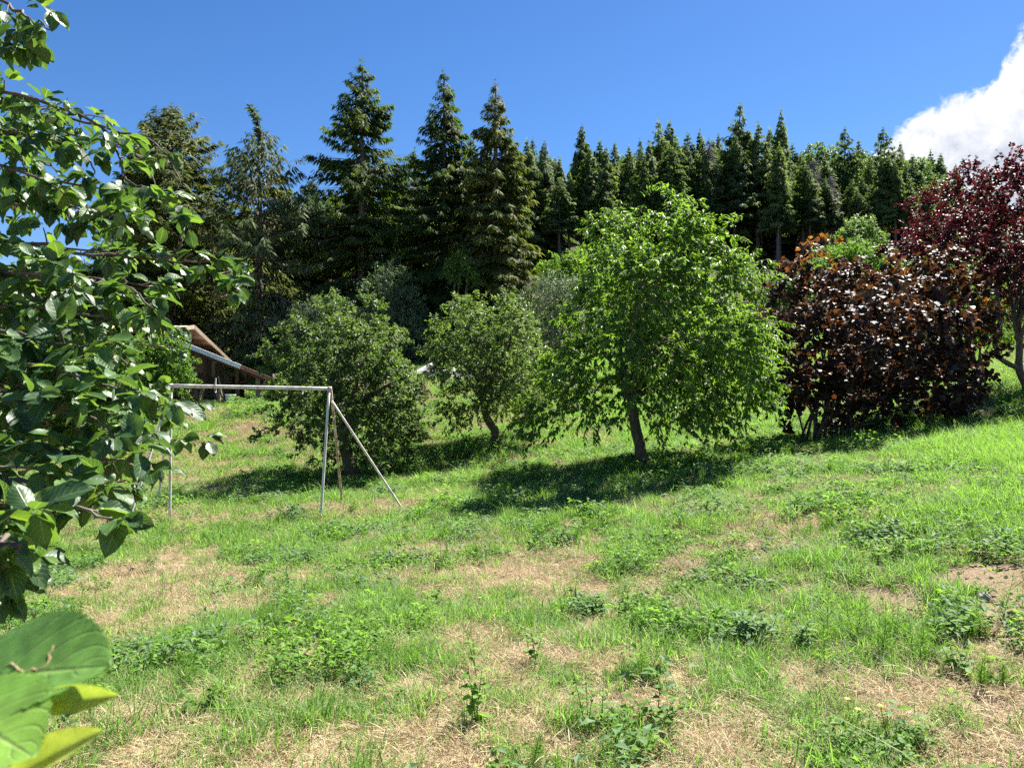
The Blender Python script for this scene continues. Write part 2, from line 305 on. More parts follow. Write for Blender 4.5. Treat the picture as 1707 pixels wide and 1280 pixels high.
# ------------------------------------------------------------------ terrain
CTRL = [(853, 1280, 3.1), (1707, 1280, 2.95), (0, 1280, 3.3), (853, 1000, 6.3), (1250, 1000, 6.0), (400, 1000, 6.9), (853, 880, 9.8), (1072, 778, 15),
        (535, 865, 12), (283, 860, 12.2), (208, 885, 11.3), (677, 852, 12.3), (570, 838, 13.2), (590, 803, 17), (840, 745, 20), (400, 679, 28), (300, 684, 29),
        (250, 760, 20), (160, 700, 26), (60, 690, 26), (60, 930, 9.5), (430, 740, 22), (450, 668, 33), (560, 640, 36), (740, 628, 33), (700, 690, 26), (920, 600, 45), (420, 600, 45), (640, 600, 45),
        (1375, 737, 17), (1290, 706, 22), (1707, 722, 14), (1707, 900, 6), (1600, 1005, 5), (1650, 672, 19), (1715, 655, 20), (1560, 722, 15), (1200, 680, 27),
        (1400, 600, 36), (1700, 560, 36), (1500, 432, 100), (900, 432, 100), (1250, 425, 100), (1690, 440, 100), (500, 470, 90), (150, 540, 75), (-150, 600, 60), (1250, 500, 60), (900, 530, 60),
        (1600, 490, 60)]
cp = np.array([P3(*c) for c in CTRL])
extra = np.array([(0, 0, 0), (3, 0, .2), (-3, 0, -.2), (0, -8, 0), (9, -6, .9), (-9, -6, -.9), (-30, -6, -3), (30, -6, 3), (-80, 70, 5), (-120, 130, 12), (90, 60, 14), (60, 30, 6),
                  (0, 150, 33), (60, 150, 34), (110, 150, 34), (-50, 150, 20), (0, 230, 44), (150, 230, 44), (-150, 230, 22), (-30, 15, -2.0), (-45, 35, 0)], float)
cp = np.vstack([cp, extra])
def _U(r2): return np.where(r2 > 1e-12, r2 * np.log(np.maximum(r2, 1e-12)), 0)
_n = len(cp); _d2 = ((cp[:, None, :2] - cp[None, :, :2]) ** 2).sum(-1)
_A = np.zeros((_n + 3, _n + 3)); _A[:_n, :_n] = _U(_d2) + np.eye(_n) * .6; _A[:_n, _n] = 1; _A[:_n, _n + 1:] = cp[:, :2]; _A[_n:, :_n] = _A[:_n, _n:].T
_w = np.linalg.solve(_A, np.concatenate([cp[:, 2], [0, 0, 0]]))
def height(x, y):
    x = np.asarray(x, float); y = np.asarray(y, float); sh = x.shape; x = x.ravel(); y = y.ravel(); out = np.empty(len(x))
    for i in range(0, len(x), 20000):
        a = x[i:i + 20000]; b = y[i:i + 20000]
        out[i:i + 20000] = _U((a[:, None] - cp[None, :, 0]) ** 2 + (b[:, None] - cp[None, :, 1]) ** 2) @ _w[:_n] + _w[_n] + _w[_n + 1] * a + _w[_n + 2] * b
    out += (fbm(x * .9, y * .9, 3) - .5) * .10 * np.clip(np.hypot(x, y) / 6, .25, 1)
    return out.reshape(sh)
_ys = np.concatenate([np.arange(1.5, 20, .03), np.arange(20, 140, .15)])
def G(px, py):
    """point of the meadow seen at a pixel"""
    x = (px - CX) / F * _ys; z = CAMZ + (CY - py) / F * _ys; h = height(x, _ys); k = np.argmax(z <= h)
    if not (z <= h).any(): k = len(_ys) - 1
    return np.array([x[k], _ys[k], h[k]])
def onG(px, Y): x = (px - CX) / F * Y; return np.array([x, Y, float(height(np.array([x]), np.array([Y]))[0])])

# dry patches and bare soil given where they lie (pixel of the ground, half widths in m)
DRY = [(330, 965, 1.0, .55, 1.5), (400, 985, .8, .4, 1.3), (240, 950, .7, .4, 1.1), (160, 950, .5, .3, .7), (930, 960, .9, .5, .9), (1260, 930, .8, .5, .8), (1440, 805, 1.3, .8, 1.0), (1520, 830, .9, .6, .8), (1010, 1020, .8, .4, .6),
       (830, 1080, .6, .35, .8), (620, 1240, .8, .4, .8), (380, 1235, .7, .35, .8), (760, 1230, .7, .35, .9), (620, 915, .8, .5, .6), (720, 965, .8, .4, .6), (1650, 1180, .35, .3, .9), (1560, 1265, .4, .2, .9),
       (800, 1000, .7, .4, .5), (430, 720, 2.4, 1.5, .7), (350, 700, 2.5, 1.6, .8), (640, 850, 1.0, .6, .6), (820, 690, 1.2, 1.2, 1.0), (700, 660, 1.2, 1.5, .6), (720, 715, 1.0, 1.0, .8), (1330, 870, .9, .5, .6),
       (1380, 1120, .3, .2, .7), (1200, 1105, .35, .2, .6), (950, 1170, .35, .25, .7), (560, 1010, .6, .3, .6), (1090, 850, .9, .35, .8), (310, 780, 1.5, 1.0, .7), (1180, 900, .7, .4, .4)]
SOIL = [(1600, 1000, .62, .40, 1.2), (1690, 1030, .5, .35, 1.0), (390, 990, .6, .3, 1.0), (300, 965, .6, .25, .8), (1440, 806, .5, .3, .6), (1410, 1135, .3, .2, .7), (1060, 852, .9, .3, .8), (1640, 1190, .3, .2, .8), (1370, 1140, .25, .15, .7), (800, 1075, .3, .2, .5), (980, 800, 1.5, .9, .5), (600, 810, 1.5, 1, .5)]
LUSH = [(1650, 800, 2.5, 2.6, 1.0), (1640, 900, .7, .8, .7), (1150, 790, 2.2, 1.5, .8), (1470, 720, 2.0, 1.5, 1.0), (900, 830, 2, 1.2, .7), (500, 820, 2, 1.5, .6), (780, 740, 2.2, 1.5, .8), (460, 1130, 1.0, .5, .7), (1060, 1050, .6, .5, .6),
        (1440, 1060, .45, .4, .9), (1200, 1200, .4, .3, .7), (550, 1080, .8, .4, .6), (500, 900, 1.5, .7, .5), (450, 690, 3, 1.5, .6), (960, 760, 2, 1, .5), (1060, 900, .9, .4, .5)]
def blobs(lst): return [(*G(p, q)[:2], a, b, s) for p, q, a, b, s in lst]
DRYW, SOILW, LUSHW = blobs(DRY), blobs(SOIL), blobs(LUSH)
def field(x, y, lst):
    s = np.zeros_like(x)
    for bx, by, a, b, k in lst:
        # seen foreshortened: stretch with distance already in metres
        s = np.maximum(s, k * np.exp(-(((x - bx) / a) ** 2 + ((y - by) / (b * 1.8)) ** 2) * .9))
    return s
def ground_masks(x, y):
    wx = x + (fbm(x * 1.3 + 5, y * 1.3, 3) - .5) * 1.2; wy = y + (fbm(x * 1.3 + 55, y * 1.3 + 9, 3) - .5) * 1.2
    d = field(wx, wy, DRYW); s = field(wx, wy, SOILW); l = field(wx, wy, LUSHW)
    n = fbm(x * .8 + 3, y * .8 + 8, 4); n2 = fbm(x * 3.1 + 33, y * 2.4 + 8, 3)
    n3 = fbm(x * 7.5 + 12, y * 6 + 31, 2)
    dry = np.clip(.47 + (n - .5) * 1.7 + (n2 - .5) * 1.9 + (n3 - .5) * 1.0 + d * .55 - l * .8, 0, 1)
    far = np.clip((y - 34) / 8, 0, 1); dry = dry * (1 - far * .7)
    soil = np.clip(s * 1.2 + (fbm(x * 2.3 + 70, y * 2.3, 3) - .62) * 1.6 - .25, 0, 1)
    return dry, soil

def ground_material():
    m, N, L, o = new_mat('meadow_ground')
    def at(n): a = N.new('ShaderNodeAttribute'); a.attribute_name = n; return a.outputs['Fac']
    tc = N.new('ShaderNodeTexCoord')
    def noise(sc, de, ro=.6):
        n = N.new('ShaderNodeTexNoise'); n.inputs['Scale'].default_value = sc; n.inputs['Detail'].default_value = de; n.inputs['Roughness'].default_value = ro
        L.new(tc.outputs['Object'], n.inputs['Vector']); return n.outputs['Fac']
    nf = noise(38, 8, .7); nm = noise(7, 6, .65); nb = noise(160, 4, .7)
    straw = ramp(N, [(.25, (.20, .13, .075)), (.5, (.40, .30, .18)), (.75, (.56, .45, .29))]); L.new(nf, straw.inputs[0])
    soil = ramp(N, [(.25, (.13, .09, .06)), (.55, (.27, .195, .13)), (.8, (.40, .31, .22))]); L.new(nf, soil.inputs[0])
    green = ramp(N, [(.25, (.045, .055, .018)), (.5, (.085, .115, .03)), (.75, (.16, .17, .06))]); L.new(nf, green.inputs[0])
    def mixc(f, a, b):
        x = N.new('ShaderNodeMixRGB'); L.new(f, x.inputs[0]); L.new(a, x.inputs[1]); L.new(b, x.inputs[2]); return x.outputs[0]
    def soft(a, n, k, lo, hi):
        ma = N.new('ShaderNodeMath'); ma.operation = 'MULTIPLY_ADD'; L.new(n, ma.inputs[0]); ma.inputs[1].default_value = k; L.new(a, ma.inputs[2])
        r = N.new('ShaderNodeMapRange'); r.interpolation_type = 'SMOOTHSTEP'; L.new(ma.outputs[0], r.inputs[0]); r.inputs[1].default_value = lo + k / 2; r.inputs[2].default_value = hi + k / 2; return r.outputs[0]
    c = mixc(soft(at('dry'), nm, 1.0, .10, .55), green.outputs[0], straw.outputs[0])
    c = mixc(soft(at('soil'), nm, .7, .25, .75), c, soil.outputs[0])
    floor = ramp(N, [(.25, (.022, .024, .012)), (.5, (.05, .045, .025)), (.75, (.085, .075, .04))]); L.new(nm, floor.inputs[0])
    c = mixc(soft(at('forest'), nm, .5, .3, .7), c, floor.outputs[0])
    b = N.new('ShaderNodeBsdfPrincipled'); b.inputs['Roughness'].default_value = .95; b.inputs['Specular IOR Level'].default_value = .1
    L.new(c, b.inputs['Base Color'])
    bp = N.new('ShaderNodeBump'); bp.inputs['Strength'].default_value = .9; bp.inputs['Distance'].default_value = .03; L.new(nf, bp.inputs['Height'])
    bp2 = N.new('ShaderNodeBump'); bp2.inputs['Strength'].default_value = .6; bp2.inputs['Distance'].default_value = .008; L.new(nb, bp2.inputs['Height']); L.new(bp.outputs[0], bp2.inputs['Normal'])
    L.new(bp2.outputs[0], b.inputs['Normal']); L.new(b.outputs[0], o.inputs[0]); return m
M['ground'] = ground_material()
def build_ground():
    yv = np.concatenate([np.linspace(-8, 1.5, 12), 1.5 * (400 / 1.5) ** np.linspace(0.01, 1, 330)]); nu = 220
    t = np.linspace(-1, 1, nu); t = np.sign(t) * np.abs(t) ** 1.15
    half = np.where(yv < 4, 8.0, yv * 1.1 + 4) ; half = np.maximum(half, 9)
    X = t[None] * half[:, None]; Y = np.repeat(yv[:, None], nu, 1); Z = height(X, Y)
    i = np.arange(len(yv) - 1)[:, None] * nu; a = (i + np.arange(nu - 1)[None]).ravel()
    me = mesh_np('ground', np.stack([X, Y, Z], -1).reshape(-1, 3), np.stack([a, a + 1, a + nu + 1, a + nu], -1), smooth=True)
    d, s = ground_masks(X.ravel(), Y.ravel())
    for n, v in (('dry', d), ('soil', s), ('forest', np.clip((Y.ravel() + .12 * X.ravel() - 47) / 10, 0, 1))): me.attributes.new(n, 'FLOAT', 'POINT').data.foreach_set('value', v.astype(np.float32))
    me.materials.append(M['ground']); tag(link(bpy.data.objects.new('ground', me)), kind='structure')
build_ground()

# ------------------------------------------------------------------ barn
def slab(g, quad, th, var=.5):
    q = np.asarray(quad, float); n = nrm(np.cross(q[1] - q[0], q[3] - q[0])); n = n if n[2] > 0 else -n; lo = q - n * th
    g.add(np.vstack([q, lo]), [(0, 1, 2, 3), (7, 6, 5, 4), (0, 4, 5, 1), (1, 5, 6, 2), (2, 6, 7, 3), (3, 7, 4, 0)], None, var)
def piece(name, mat, parent, fn, smooth=False):
    g = Geo(); fn(g); return g.obj(name, M[mat], parent, smooth)
def build_barn():
    rng = random.Random(4); zb = .35
    b = thing('barn', 'old dark wooden barn with pale gabled roof and open lean-to on the right', 'barn', (-14.5, 31.5, .5))
    xg = -13.68; xl = -26.0; Yr, zr = 32.0, 4.10
    fr = lambda Y: zr - .15 * (Yr - Y) if Y < Yr else zr - .33 * (Y - Yr)
    # roof sheets: near slope and rear slope, in strips
    def sheets(y0, y1, name):
        n = 9; w = (xg - xl) / n
        for k in range(n):
            x0 = xg - k * w; x1 = x0 - w + .012
            piece(name, 'roof_pale', b, lambda g: slab(g, [(x0, y0, fr(y0)), (x1, y0, fr(y0)), (x1, y1, fr(y1) + .004 * (k % 2)), (x0, y1, fr(y1) + .004 * (k % 2))], .03))
    sheets(28.9, Yr - .01, 'roof_sheet'); sheets(Yr + .01, 36.2, 'roof_sheet')
    # boards below the sheets (seen from below at the gable)
    for y0, y1 in ((28.9, Yr), (Yr, 36.2)):
        n = 13
        for k in range(n):
            a = y0 + (y1 - y0) * k / n; c = y0 + (y1 - y0) * (k + 1) / n - .02; x1 = xg - 3.0
            piece('roof_board', 'roof_board', b, lambda g: slab(g, [(xg - .01, a, fr(a) - .045), (x1, a, fr(a) - .045), (x1, c, fr(c) - .045), (xg - .01, c, fr(c) - .045)], .025 + .008 * (k % 2)))
    # verge boards and rafters
    for y0, y1 in ((28.9, Yr), (Yr, 36.2)):
        piece('verge_board', 'old_wood', b, lambda g: bar(g, (xg + .03, y0, fr(y0) - .05), (xg + .03, y1, fr(y1) - .05), .05, .16, (0, 0, 1)))
        for xo in (.75, 1.6):
            piece('rafter', 'roof_board', b, lambda g: bar(g, (xg - xo, y0 + .1, fr(y0 + .1) - .17), (xg - xo, y1 - .1 if y1 < 33 else y1 - .3, fr(y1 - .1) - .17), .12, .16, (0, 0, 1)))
    for yy in (Yr - .0, 34.6):
        piece('purlin', 'roof_board', b, lambda g: box(g, (xg - 1.2, yy, fr(yy) - .34), (2.2, .16, .16)))
    # gable wall planks
    xw = xg - 1.35; y = 29.3
    while y < 35.6:
        w = rng.uniform(.16, .24); top = fr(y + w / 2) - .28
        piece('plank', 'plank', b, lambda g: box(g, (xw + rng.uniform(0, .02), y + w / 2, (zb + top) / 2), (.035, w - .012, top - zb))); y += w
    # front wall planks of the main part
    x = xw - .02
    while x > -20.5:
        w = rng.uniform(.18, .26); top = fr(29.35) - .2
        piece('plank', 'plank', b, lambda g: box(g, (x - w / 2, 29.3 + rng.uniform(0, .02), (zb - .5 + top) / 2), (w - .012, .035, top - zb + .5))); x -= w
    # lean-to roof
    A = np.array([-13.72, 29.5, 3.50]); B = np.array([-9.45, 29.5, 1.79]); back = np.array([0, 4.2, 0]); n = 7
    for k in range(n):
        y0 = 29.5 + .6 * k; p = np.array([0, .6 * k, .004 * (k % 2) - .066 * k]); q = np.array([0, .61, -.067])
        piece('lean_to_sheet', 'tin', b, lambda g: slab(g, [A + p, B + p, B + p + q, A + p + q], .025))
    m_ = A * .3 + B * .7
    piece('verge_flashing', 'tin', b, lambda g: bar(g, A + (0, -.04, -.03), m_ + (0, -.04, -.03), .05, .17, (0, 0, 1)))
    tag(piece('verge_flashing', 'rust', b, lambda g: bar(g, m_ + (0, -.04, -.03), B + (.04, -.04, -.03 - .016), .03, .15, (0, 0, 1))), 'reddish rusted lower end of the lean-to edge')
    for yy in (29.62, 31.4, 33.2):
        piece('rafter', 'plank', b, lambda g: bar(g, A + (0, yy - 29.5, -.13 - (yy - 29.5) * .11), B + (-.1, yy - 29.5, -.09 - (yy - 29.5) * .11), .09, .17, (0, 0, 1)))
    for t in (.45, .72):
        p = A * (1 - t) + B * t
        piece('purlin', 'plank', b, lambda g: bar(g, p + (0, .1, -.27), p + (0, 4.0, -.27 - .45), .12, .1, (0, 0, 1)))
    za = lambda x: A[2] + (B[2] - A[2]) * (x - A[0]) / (B[0] - A[0])
    x = -13.66
    while x < -11.9:                                            # reddish front planks of the lean-to
        w = rng.uniform(.15, .22); lo = .3 if x < -12.75 else za(x) - 1.0 + rng.uniform(-.06, .06)
        piece('plank', 'plank', b, lambda g: box(g, (x + w / 2, 29.86 + rng.uniform(0, .02), (lo + za(x + w) - .2) / 2), (w - .012, .03, za(x + w) - .2 - lo))); x += w
    x = -13.9
    while x < -11.75:                                           # back wall of the bay
        w = rng.uniform(.16, .22)
        piece('plank', 'old_wood', b, lambda g: box(g, (x + w / 2, 32.6, (.4 + za(x + w) - .80) / 2), (w - .012, .03, za(x + w) - .80 - .4))); x += w
    y = 31.2
    while y < 32.6:                                             # short side wall right of the bay
        w = .2
        piece('plank', 'plank', b, lambda g: box(g, (-11.72, y + w / 2, (.4 + za(-11.7) - .78) / 2), (.03, w - .012, za(-11.7) - .78 - .4))); y += w
    for px, Y in ((430, 29.75), (396, 31.0), (458, 33.4)):
        p = onG(px, Y)
        if za(p[0]) < 1.7: continue
        piece('post', 'old_wood', b, lambda g: box(g, (p[0], p[1], (p[2] - .1 + za(p[0]) - .2) / 2), (.14, .14, za(p[0]) - .2 - p[2] + .1)))
    p = onG(396, 31.0)
    piece('brace', 'plank', b, lambda g: bar(g, (p[0] + .05, 31.0, za(p[0]) - 1.0), (p[0] + 1.0, 31.0, za(p[0] + 1.0) - .2), .5, .1, (0, 0, 1)))
    p = onG(430, 29.75)
    piece('brace', 'old_wood', b, lambda g: bar(g, (p[0] + .05, 29.75, za(p[0]) - .75), (p[0] + .5, 29.75, za(p[0] + .5) - .2), .09, .09, (0, 0, 1)))
    # things by the barn
    q = onG(384, 28.8); g = Geo(); th = thing('bucket', 'white plastic bucket standing in the grass before the lean-to', 'bucket', q)
    g = Geo(); tube(g, [q, q + (0, 0, .46)], [.15, .19], 14); g.obj('body', M['white'], th)
    g = Geo(); tube(g, [q + (0, 0, .45), q + (0, 0, .49)], [.21, .21], 14); g.obj('rim', M['white'], th)
    q = onG(393, 28.9); g = Geo(); box(g, q + (0, 0, .20), (.24, .22, .42), .3)
    for k in range(3): box(g, q + (0, -.0, .08 + .12 * k), (.27, .25, .05), .3)
    tag(g.obj('crate', M['old_wood'], None, origin=q), 'small brown wooden crate beside the white bucket', 'crate')
    q = onG(352, 28.7); t = thing('trestle', 'weathered wooden trestle standing before the dark barn bay', 'trestle', q)
    for sx in (-.38, .38):
        for sy in (-.22, .22):
            piece('leg', 'old_wood', t, lambda g: bar(g, q + (sx * 1.15, sy, -.03), q + (sx * .85, sy * .2, .78), .06, .06, (0, 1, 0)))
    piece('top_beam', 'old_wood', t, lambda g: box(g, q + (0, 0, .82), (1.2, .12, .1)))
    piece('stretcher', 'old_wood', t, lambda g: box(g, q + (0, -.17, .3), (.8, .05, .07)))
    for k, (pa, pb) in enumerate((((366, 29.0), (358, 29.6)), ((377, 28.9), (364, 29.6)))):
        a = onG(*pa); c = onG(*pb); o = Geo(); bar(o, a, c + (0, 0, 1.0 + .25 * k), .05, .05, (0, 1, 0))
        tag(o.obj('wooden_pole', M['old_wood'], None, origin=a), ('shorter thin wooden pole leaning in the barn bay', 'longer thin wooden pole leaning behind the white bucket')[k], 'pole')
    a = onG(404, 28.9); c = onG(432, 29.3); g = Geo(); tube(g, [a + (0, 0, .1), (a + c) / 2 + (0, 0, .22), c + (0, 0, .36)], [.05, .06, .05], 7)
    tag(g.obj('log', M['old_wood'], None, origin=a), 'pale log lying at the foot of the lean-to post', 'log')
    a = onG(426, 29.0); g = Geo(); c = onG(438, 29.1); tube(g, [a + (0, 0, .02), a + (.15, 0, .5), c + (.15, 0, 1.0)], [.06, .055, .04], 7)
    tag(g.obj('branch', M['old_wood'], None, origin=a), 'bleached branch leaning against the lean-to post', 'branch')
build_barn()

# ------------------------------------------------------------------ broadleaf trees and bushes
def rdir(r, n): return nrm(r.normal(size=(n, 3)))
def leafy(g, gt, r, C, R, shoots, per, L, size, tmpl, up=.35, droop=.5, grav=.35, twig=.004, spread=.8, flat=.6, sq=(1, 1, 1), wid=None, lobes_out=None, shell=(.25, 1.0)):
    """shoots with leaves spread through round clumps (centres C, radii R)"""
    C = np.asarray(C, float); R = np.asarray(R, float); w = R ** 2 / (R ** 2).sum(); li = r.choice(len(C), shoots, p=w)
    d0 = rdir(r, shoots); u = shell[0] + (shell[1] - shell[0]) * r.random(shoots) ** .5
    P0 = C[li] + d0 * (R[li] * u)[:, None] * np.array(sq) * .8
    cc = C.mean(0) if lobes_out is None else np.asarray(lobes_out)
    out = nrm(P0 - cc); D = nrm(d0 * .7 + out * .5 + np.array([0, 0, up]) + r.normal(size=(shoots, 3)) * .3)
    Ln = L * r.uniform(.55, 1.25, shoots)
    def pos(t, i): return P0[i] + D[i] * (Ln[i] * t)[:, None] + np.array([0, 0, -1.0]) * (grav * Ln[i] * t ** 2)[:, None]
    i = np.repeat(np.arange(shoots), per); t = r.uniform(.08, 1.0, len(i)); p = pos(t, i)
    tang = nrm(D[i] + np.array([0, 0, -2 * grav]) * t[:, None]); lat = rdir(r, len(i)); lat = nrm(lat - (lat * tang).sum(1, keepdims=True) * tang)
    ld = nrm(tang * .45 + lat * spread + np.array([0, 0, -droop])); nn = nrm(np.array([0, 0, 1.0]) + r.normal(size=(len(i), 3)) * flat + out[i] * .35)
    shoot_var = r.random(shoots)
    v = np.clip(.15 + .4 * r.random(len(i)) + .3 * shoot_var[i] + .25 * (t - .5), 0, 1)
    s = size * r.uniform(.65, 1.2, len(i)) * (1 - .25 * (t > .9))
    scatter(g, tmpl, p, ld, nn, s, v, None if wid is None else r.uniform(wid[0], wid[1], len(i)))
    if gt is not None and twig > 0:
        tt = np.linspace(0, 1, 4)
        for k in range(shoots):
            tube(gt, pos(tt, np.full(4, k)), [twig, twig * .8, twig * .6, twig * .3], 3, cap=False)
def bez(a, b, c, n=7): t = np.linspace(0, 1, n)[:, None]; return (1 - t) ** 2 * a + 2 * t * (1 - t) * b + t ** 2 * c
def lobes3(lobes, Y, cx, cy, rx, ry, depth, r, shrink=.84):
    C = []; R = []
    for px, py, rp in lobes:
        rp = rp * shrink * r.uniform(.85, 1.1)
        e = max(0.0, 1 - ((px - cx) / rx) ** 2 - ((py - cy) / ry) ** 2) ** .5; p = P3(px, py, Y); rr = rp / F * Y
        for dy in ((-.72, .72) if e > .45 else (r.uniform(-.3, .3),)):
            if e > .45: dy += r.uniform(-.18, .18)
            C.append(p + (r.normal() * rr * .15, dy * e * depth if e > .45 else dy * depth * .6, r.normal() * rr * .15)); R.append(rr)
            if e > .75 and dy > 0: C.append(p + (0, r.uniform(-.2, .2) * depth, .2 * rr)); R.append(rr)
    return np.array(C), np.array(R)
def fruit_tree(name, label, cat, trunk, tr, lobes, box_, Y, depth, seed, mat, tmpl, leaf, shoots, per, L, bark='bark', limbs=18, group=None, kw=None, crown='crown', base_px=None):
    r = np.random.default_rng(seed); cx, cy, rx, ry = box_
    base = onG(base_px or trunk[0][0], Y); t = thing(name, label, cat, base, group)
    C, R = lobes3(lobes, Y, cx, cy, rx, ry, depth, r)
    tp = [P3(px, py, Y) for px, py in trunk]; tp[0] = base - (0, 0, .15)
    tp = np.array(tp); k = np.linspace(0, 1, 10); kk = np.linspace(0, 1, len(tp))
    pts = np.stack([np.interp(k, kk, tp[:, a]) for a in range(3)], 1); pts[1:-1] += r.normal(size=(8, 3)) * tr * .12
    g = Geo(); rr = tr * (1.25 - .55 * k); rr[0] *= 1.3; tube(g, pts, rr, 9); g.obj('trunk', M[bark], t, smooth=True)
    top = pts[-1]; order = np.argsort(-R)
    for j in order[:limbs]:
        a = pts[r.integers(6, 10)]; c = C[j]; m = (a + c) / 2 + (0, 0, .25 * np.linalg.norm(c - a)) + r.normal(size=3) * .12
        g = Geo(); b = bez(a, m, c, 8); b[1:-1] += r.normal(size=(6, 3)) * .03; r0 = tr * r.uniform(.38, .6); tube(g, b, np.linspace(r0, r0 * .22, 8), 6, cap=False)
        for q in range(3):
            s = b[r.integers(3, 7)]; e = s + rdir(r, 1)[0] * (.5, .5, .35) * R[j] * 1.5; tube(g, bez(s, (s + e) / 2 + (0, 0, .1), e, 5), np.linspace(r0 * .35, r0 * .1, 5), 4, cap=False)
        g.obj('limb', M[bark], t, smooth=True)
    g = Geo(); gt = Geo(); leafy(g, gt, r, C, R, shoots, per, L, leaf, tmpl, lobes_out=np.array([top[0], top[1] , top[2] + .3]), **(kw or {}))
    tag(gt.obj('twigs', M['twig'], t), kind='stuff'); c = g.obj(crown, M[mat], t); tag(c, kind='stuff'); return t, C, R, r

PEAR = [(1085, 368, 30), (1025, 405, 48), (1100, 425, 66), (1160, 412, 42), (995, 462, 45), (1060, 500, 80), (1145, 492, 80), (1215, 468, 46), (1235, 545, 56), (1190, 590, 80), (1100, 592, 85), (1010, 575, 58),
        (955, 612, 46), (1245, 618, 48), (1212, 668, 40), (1150, 660, 52), (1055, 645, 46), (965, 660, 42), (910, 682, 36), (890, 705, 22), (940, 700, 26), (1170, 690, 24), (975, 412, 24), (1250, 560, 36), (1272, 630, 26),
        (1045, 352, 14), (1125, 362, 18), (1155, 365, 14), (975, 520, 36), (1275, 655, 16), (1205, 415, 20), (1080, 330, 10), (1235, 440, 14), (985, 690, 22), (878, 690, 26), (872, 735, 14), (908, 728, 20), (935, 738, 14), (1112, 700, 22), (1185, 705, 24), (1255, 668, 22), (885, 725, 16), (1020, 690, 18), (1245, 690, 18), (1150, 340, 10)]
PEAR = [(p - (26 if p > 1150 and q < 645 else 0) + (8 if p < 1050 and q < 480 else 0), q, w * (.9 if q < 560 else 1)) for p, q, w in PEAR]
fruit_tree('pear_tree', 'large bright green fruit tree with drooping leaves and slanting trunk beside the purple shrub', 'tree', [(1072, 780), (1066, 735), (1057, 690), (1045, 655), (1040, 610)], .105, PEAR,
           (1085, 540, 225, 225), 15.0, 2.5, 11, 'pear_leaf', T_fold(.42, .09), .108, 2600, 27, .46, kw=dict(droop=.75, grav=.45, up=.45, flat=.55, spread=.75))
APPLE = [(560, 525, 34), (612, 520, 30), (525, 562, 32), (590, 572, 44), (640, 562, 34), (505, 612, 36), (560, 630, 46), (620, 615, 42), (655, 640, 40), (682, 655, 22), (492, 665, 34), (466, 706, 24), (525, 695, 40), (590, 680, 44), (645, 695, 40), (672, 720, 30),
         (682, 745, 22), (640, 745, 26), (448, 732, 14), (550, 735, 30), (600, 745, 26), (540, 505, 16), (470, 590, 20), (605, 495, 12), (700, 690, 14), (665, 765, 16), (455, 655, 10), (580, 650, 30)]
fruit_tree('apple_tree', 'low dense fruit tree with greyish green leaves standing behind the metal frame', 'tree', [(592, 806), (585, 780), (575, 750), (570, 720), (575, 690)], .14, APPLE,
           (575, 640, 135, 140), 17.0, 2.2, 12, 'apple_leaf', T_fold(.52, .10), .088, 2300, 22, .32, kw=dict(droop=.3, grav=.3, up=.5, flat=.55, shell=(.5, 1.1)), base_px=590)
MIDT = [(770, 522, 26), (745, 555, 30), (800, 552, 38), (858, 556, 36), (752, 604, 36), (815, 606, 40), (845, 630, 36), (885, 615, 38), (775, 658, 32), (740, 688, 18), (757, 698, 18), (832, 668, 30), (893, 672, 32), (850, 518, 22), (720, 585, 16), (800, 508, 16), (790, 690, 16), (928, 640, 30), (715, 625, 10), (770, 500, 10)]
fruit_tree('plum_tree', 'middle fruit tree with crooked dark leaning trunk between the two larger round trees', 'tree', [(841, 747), (826, 722), (813, 700), (806, 676), (800, 640)], .11, MIDT,
           (825, 600, 120, 110), 20.0, 2.1, 13, 'apple_leaf', T_fold(.44, .10), .10, 1700, 20, .36, kw=dict(droop=.45, grav=.35, up=.45, shell=(.5, 1.1)), base_px=841)
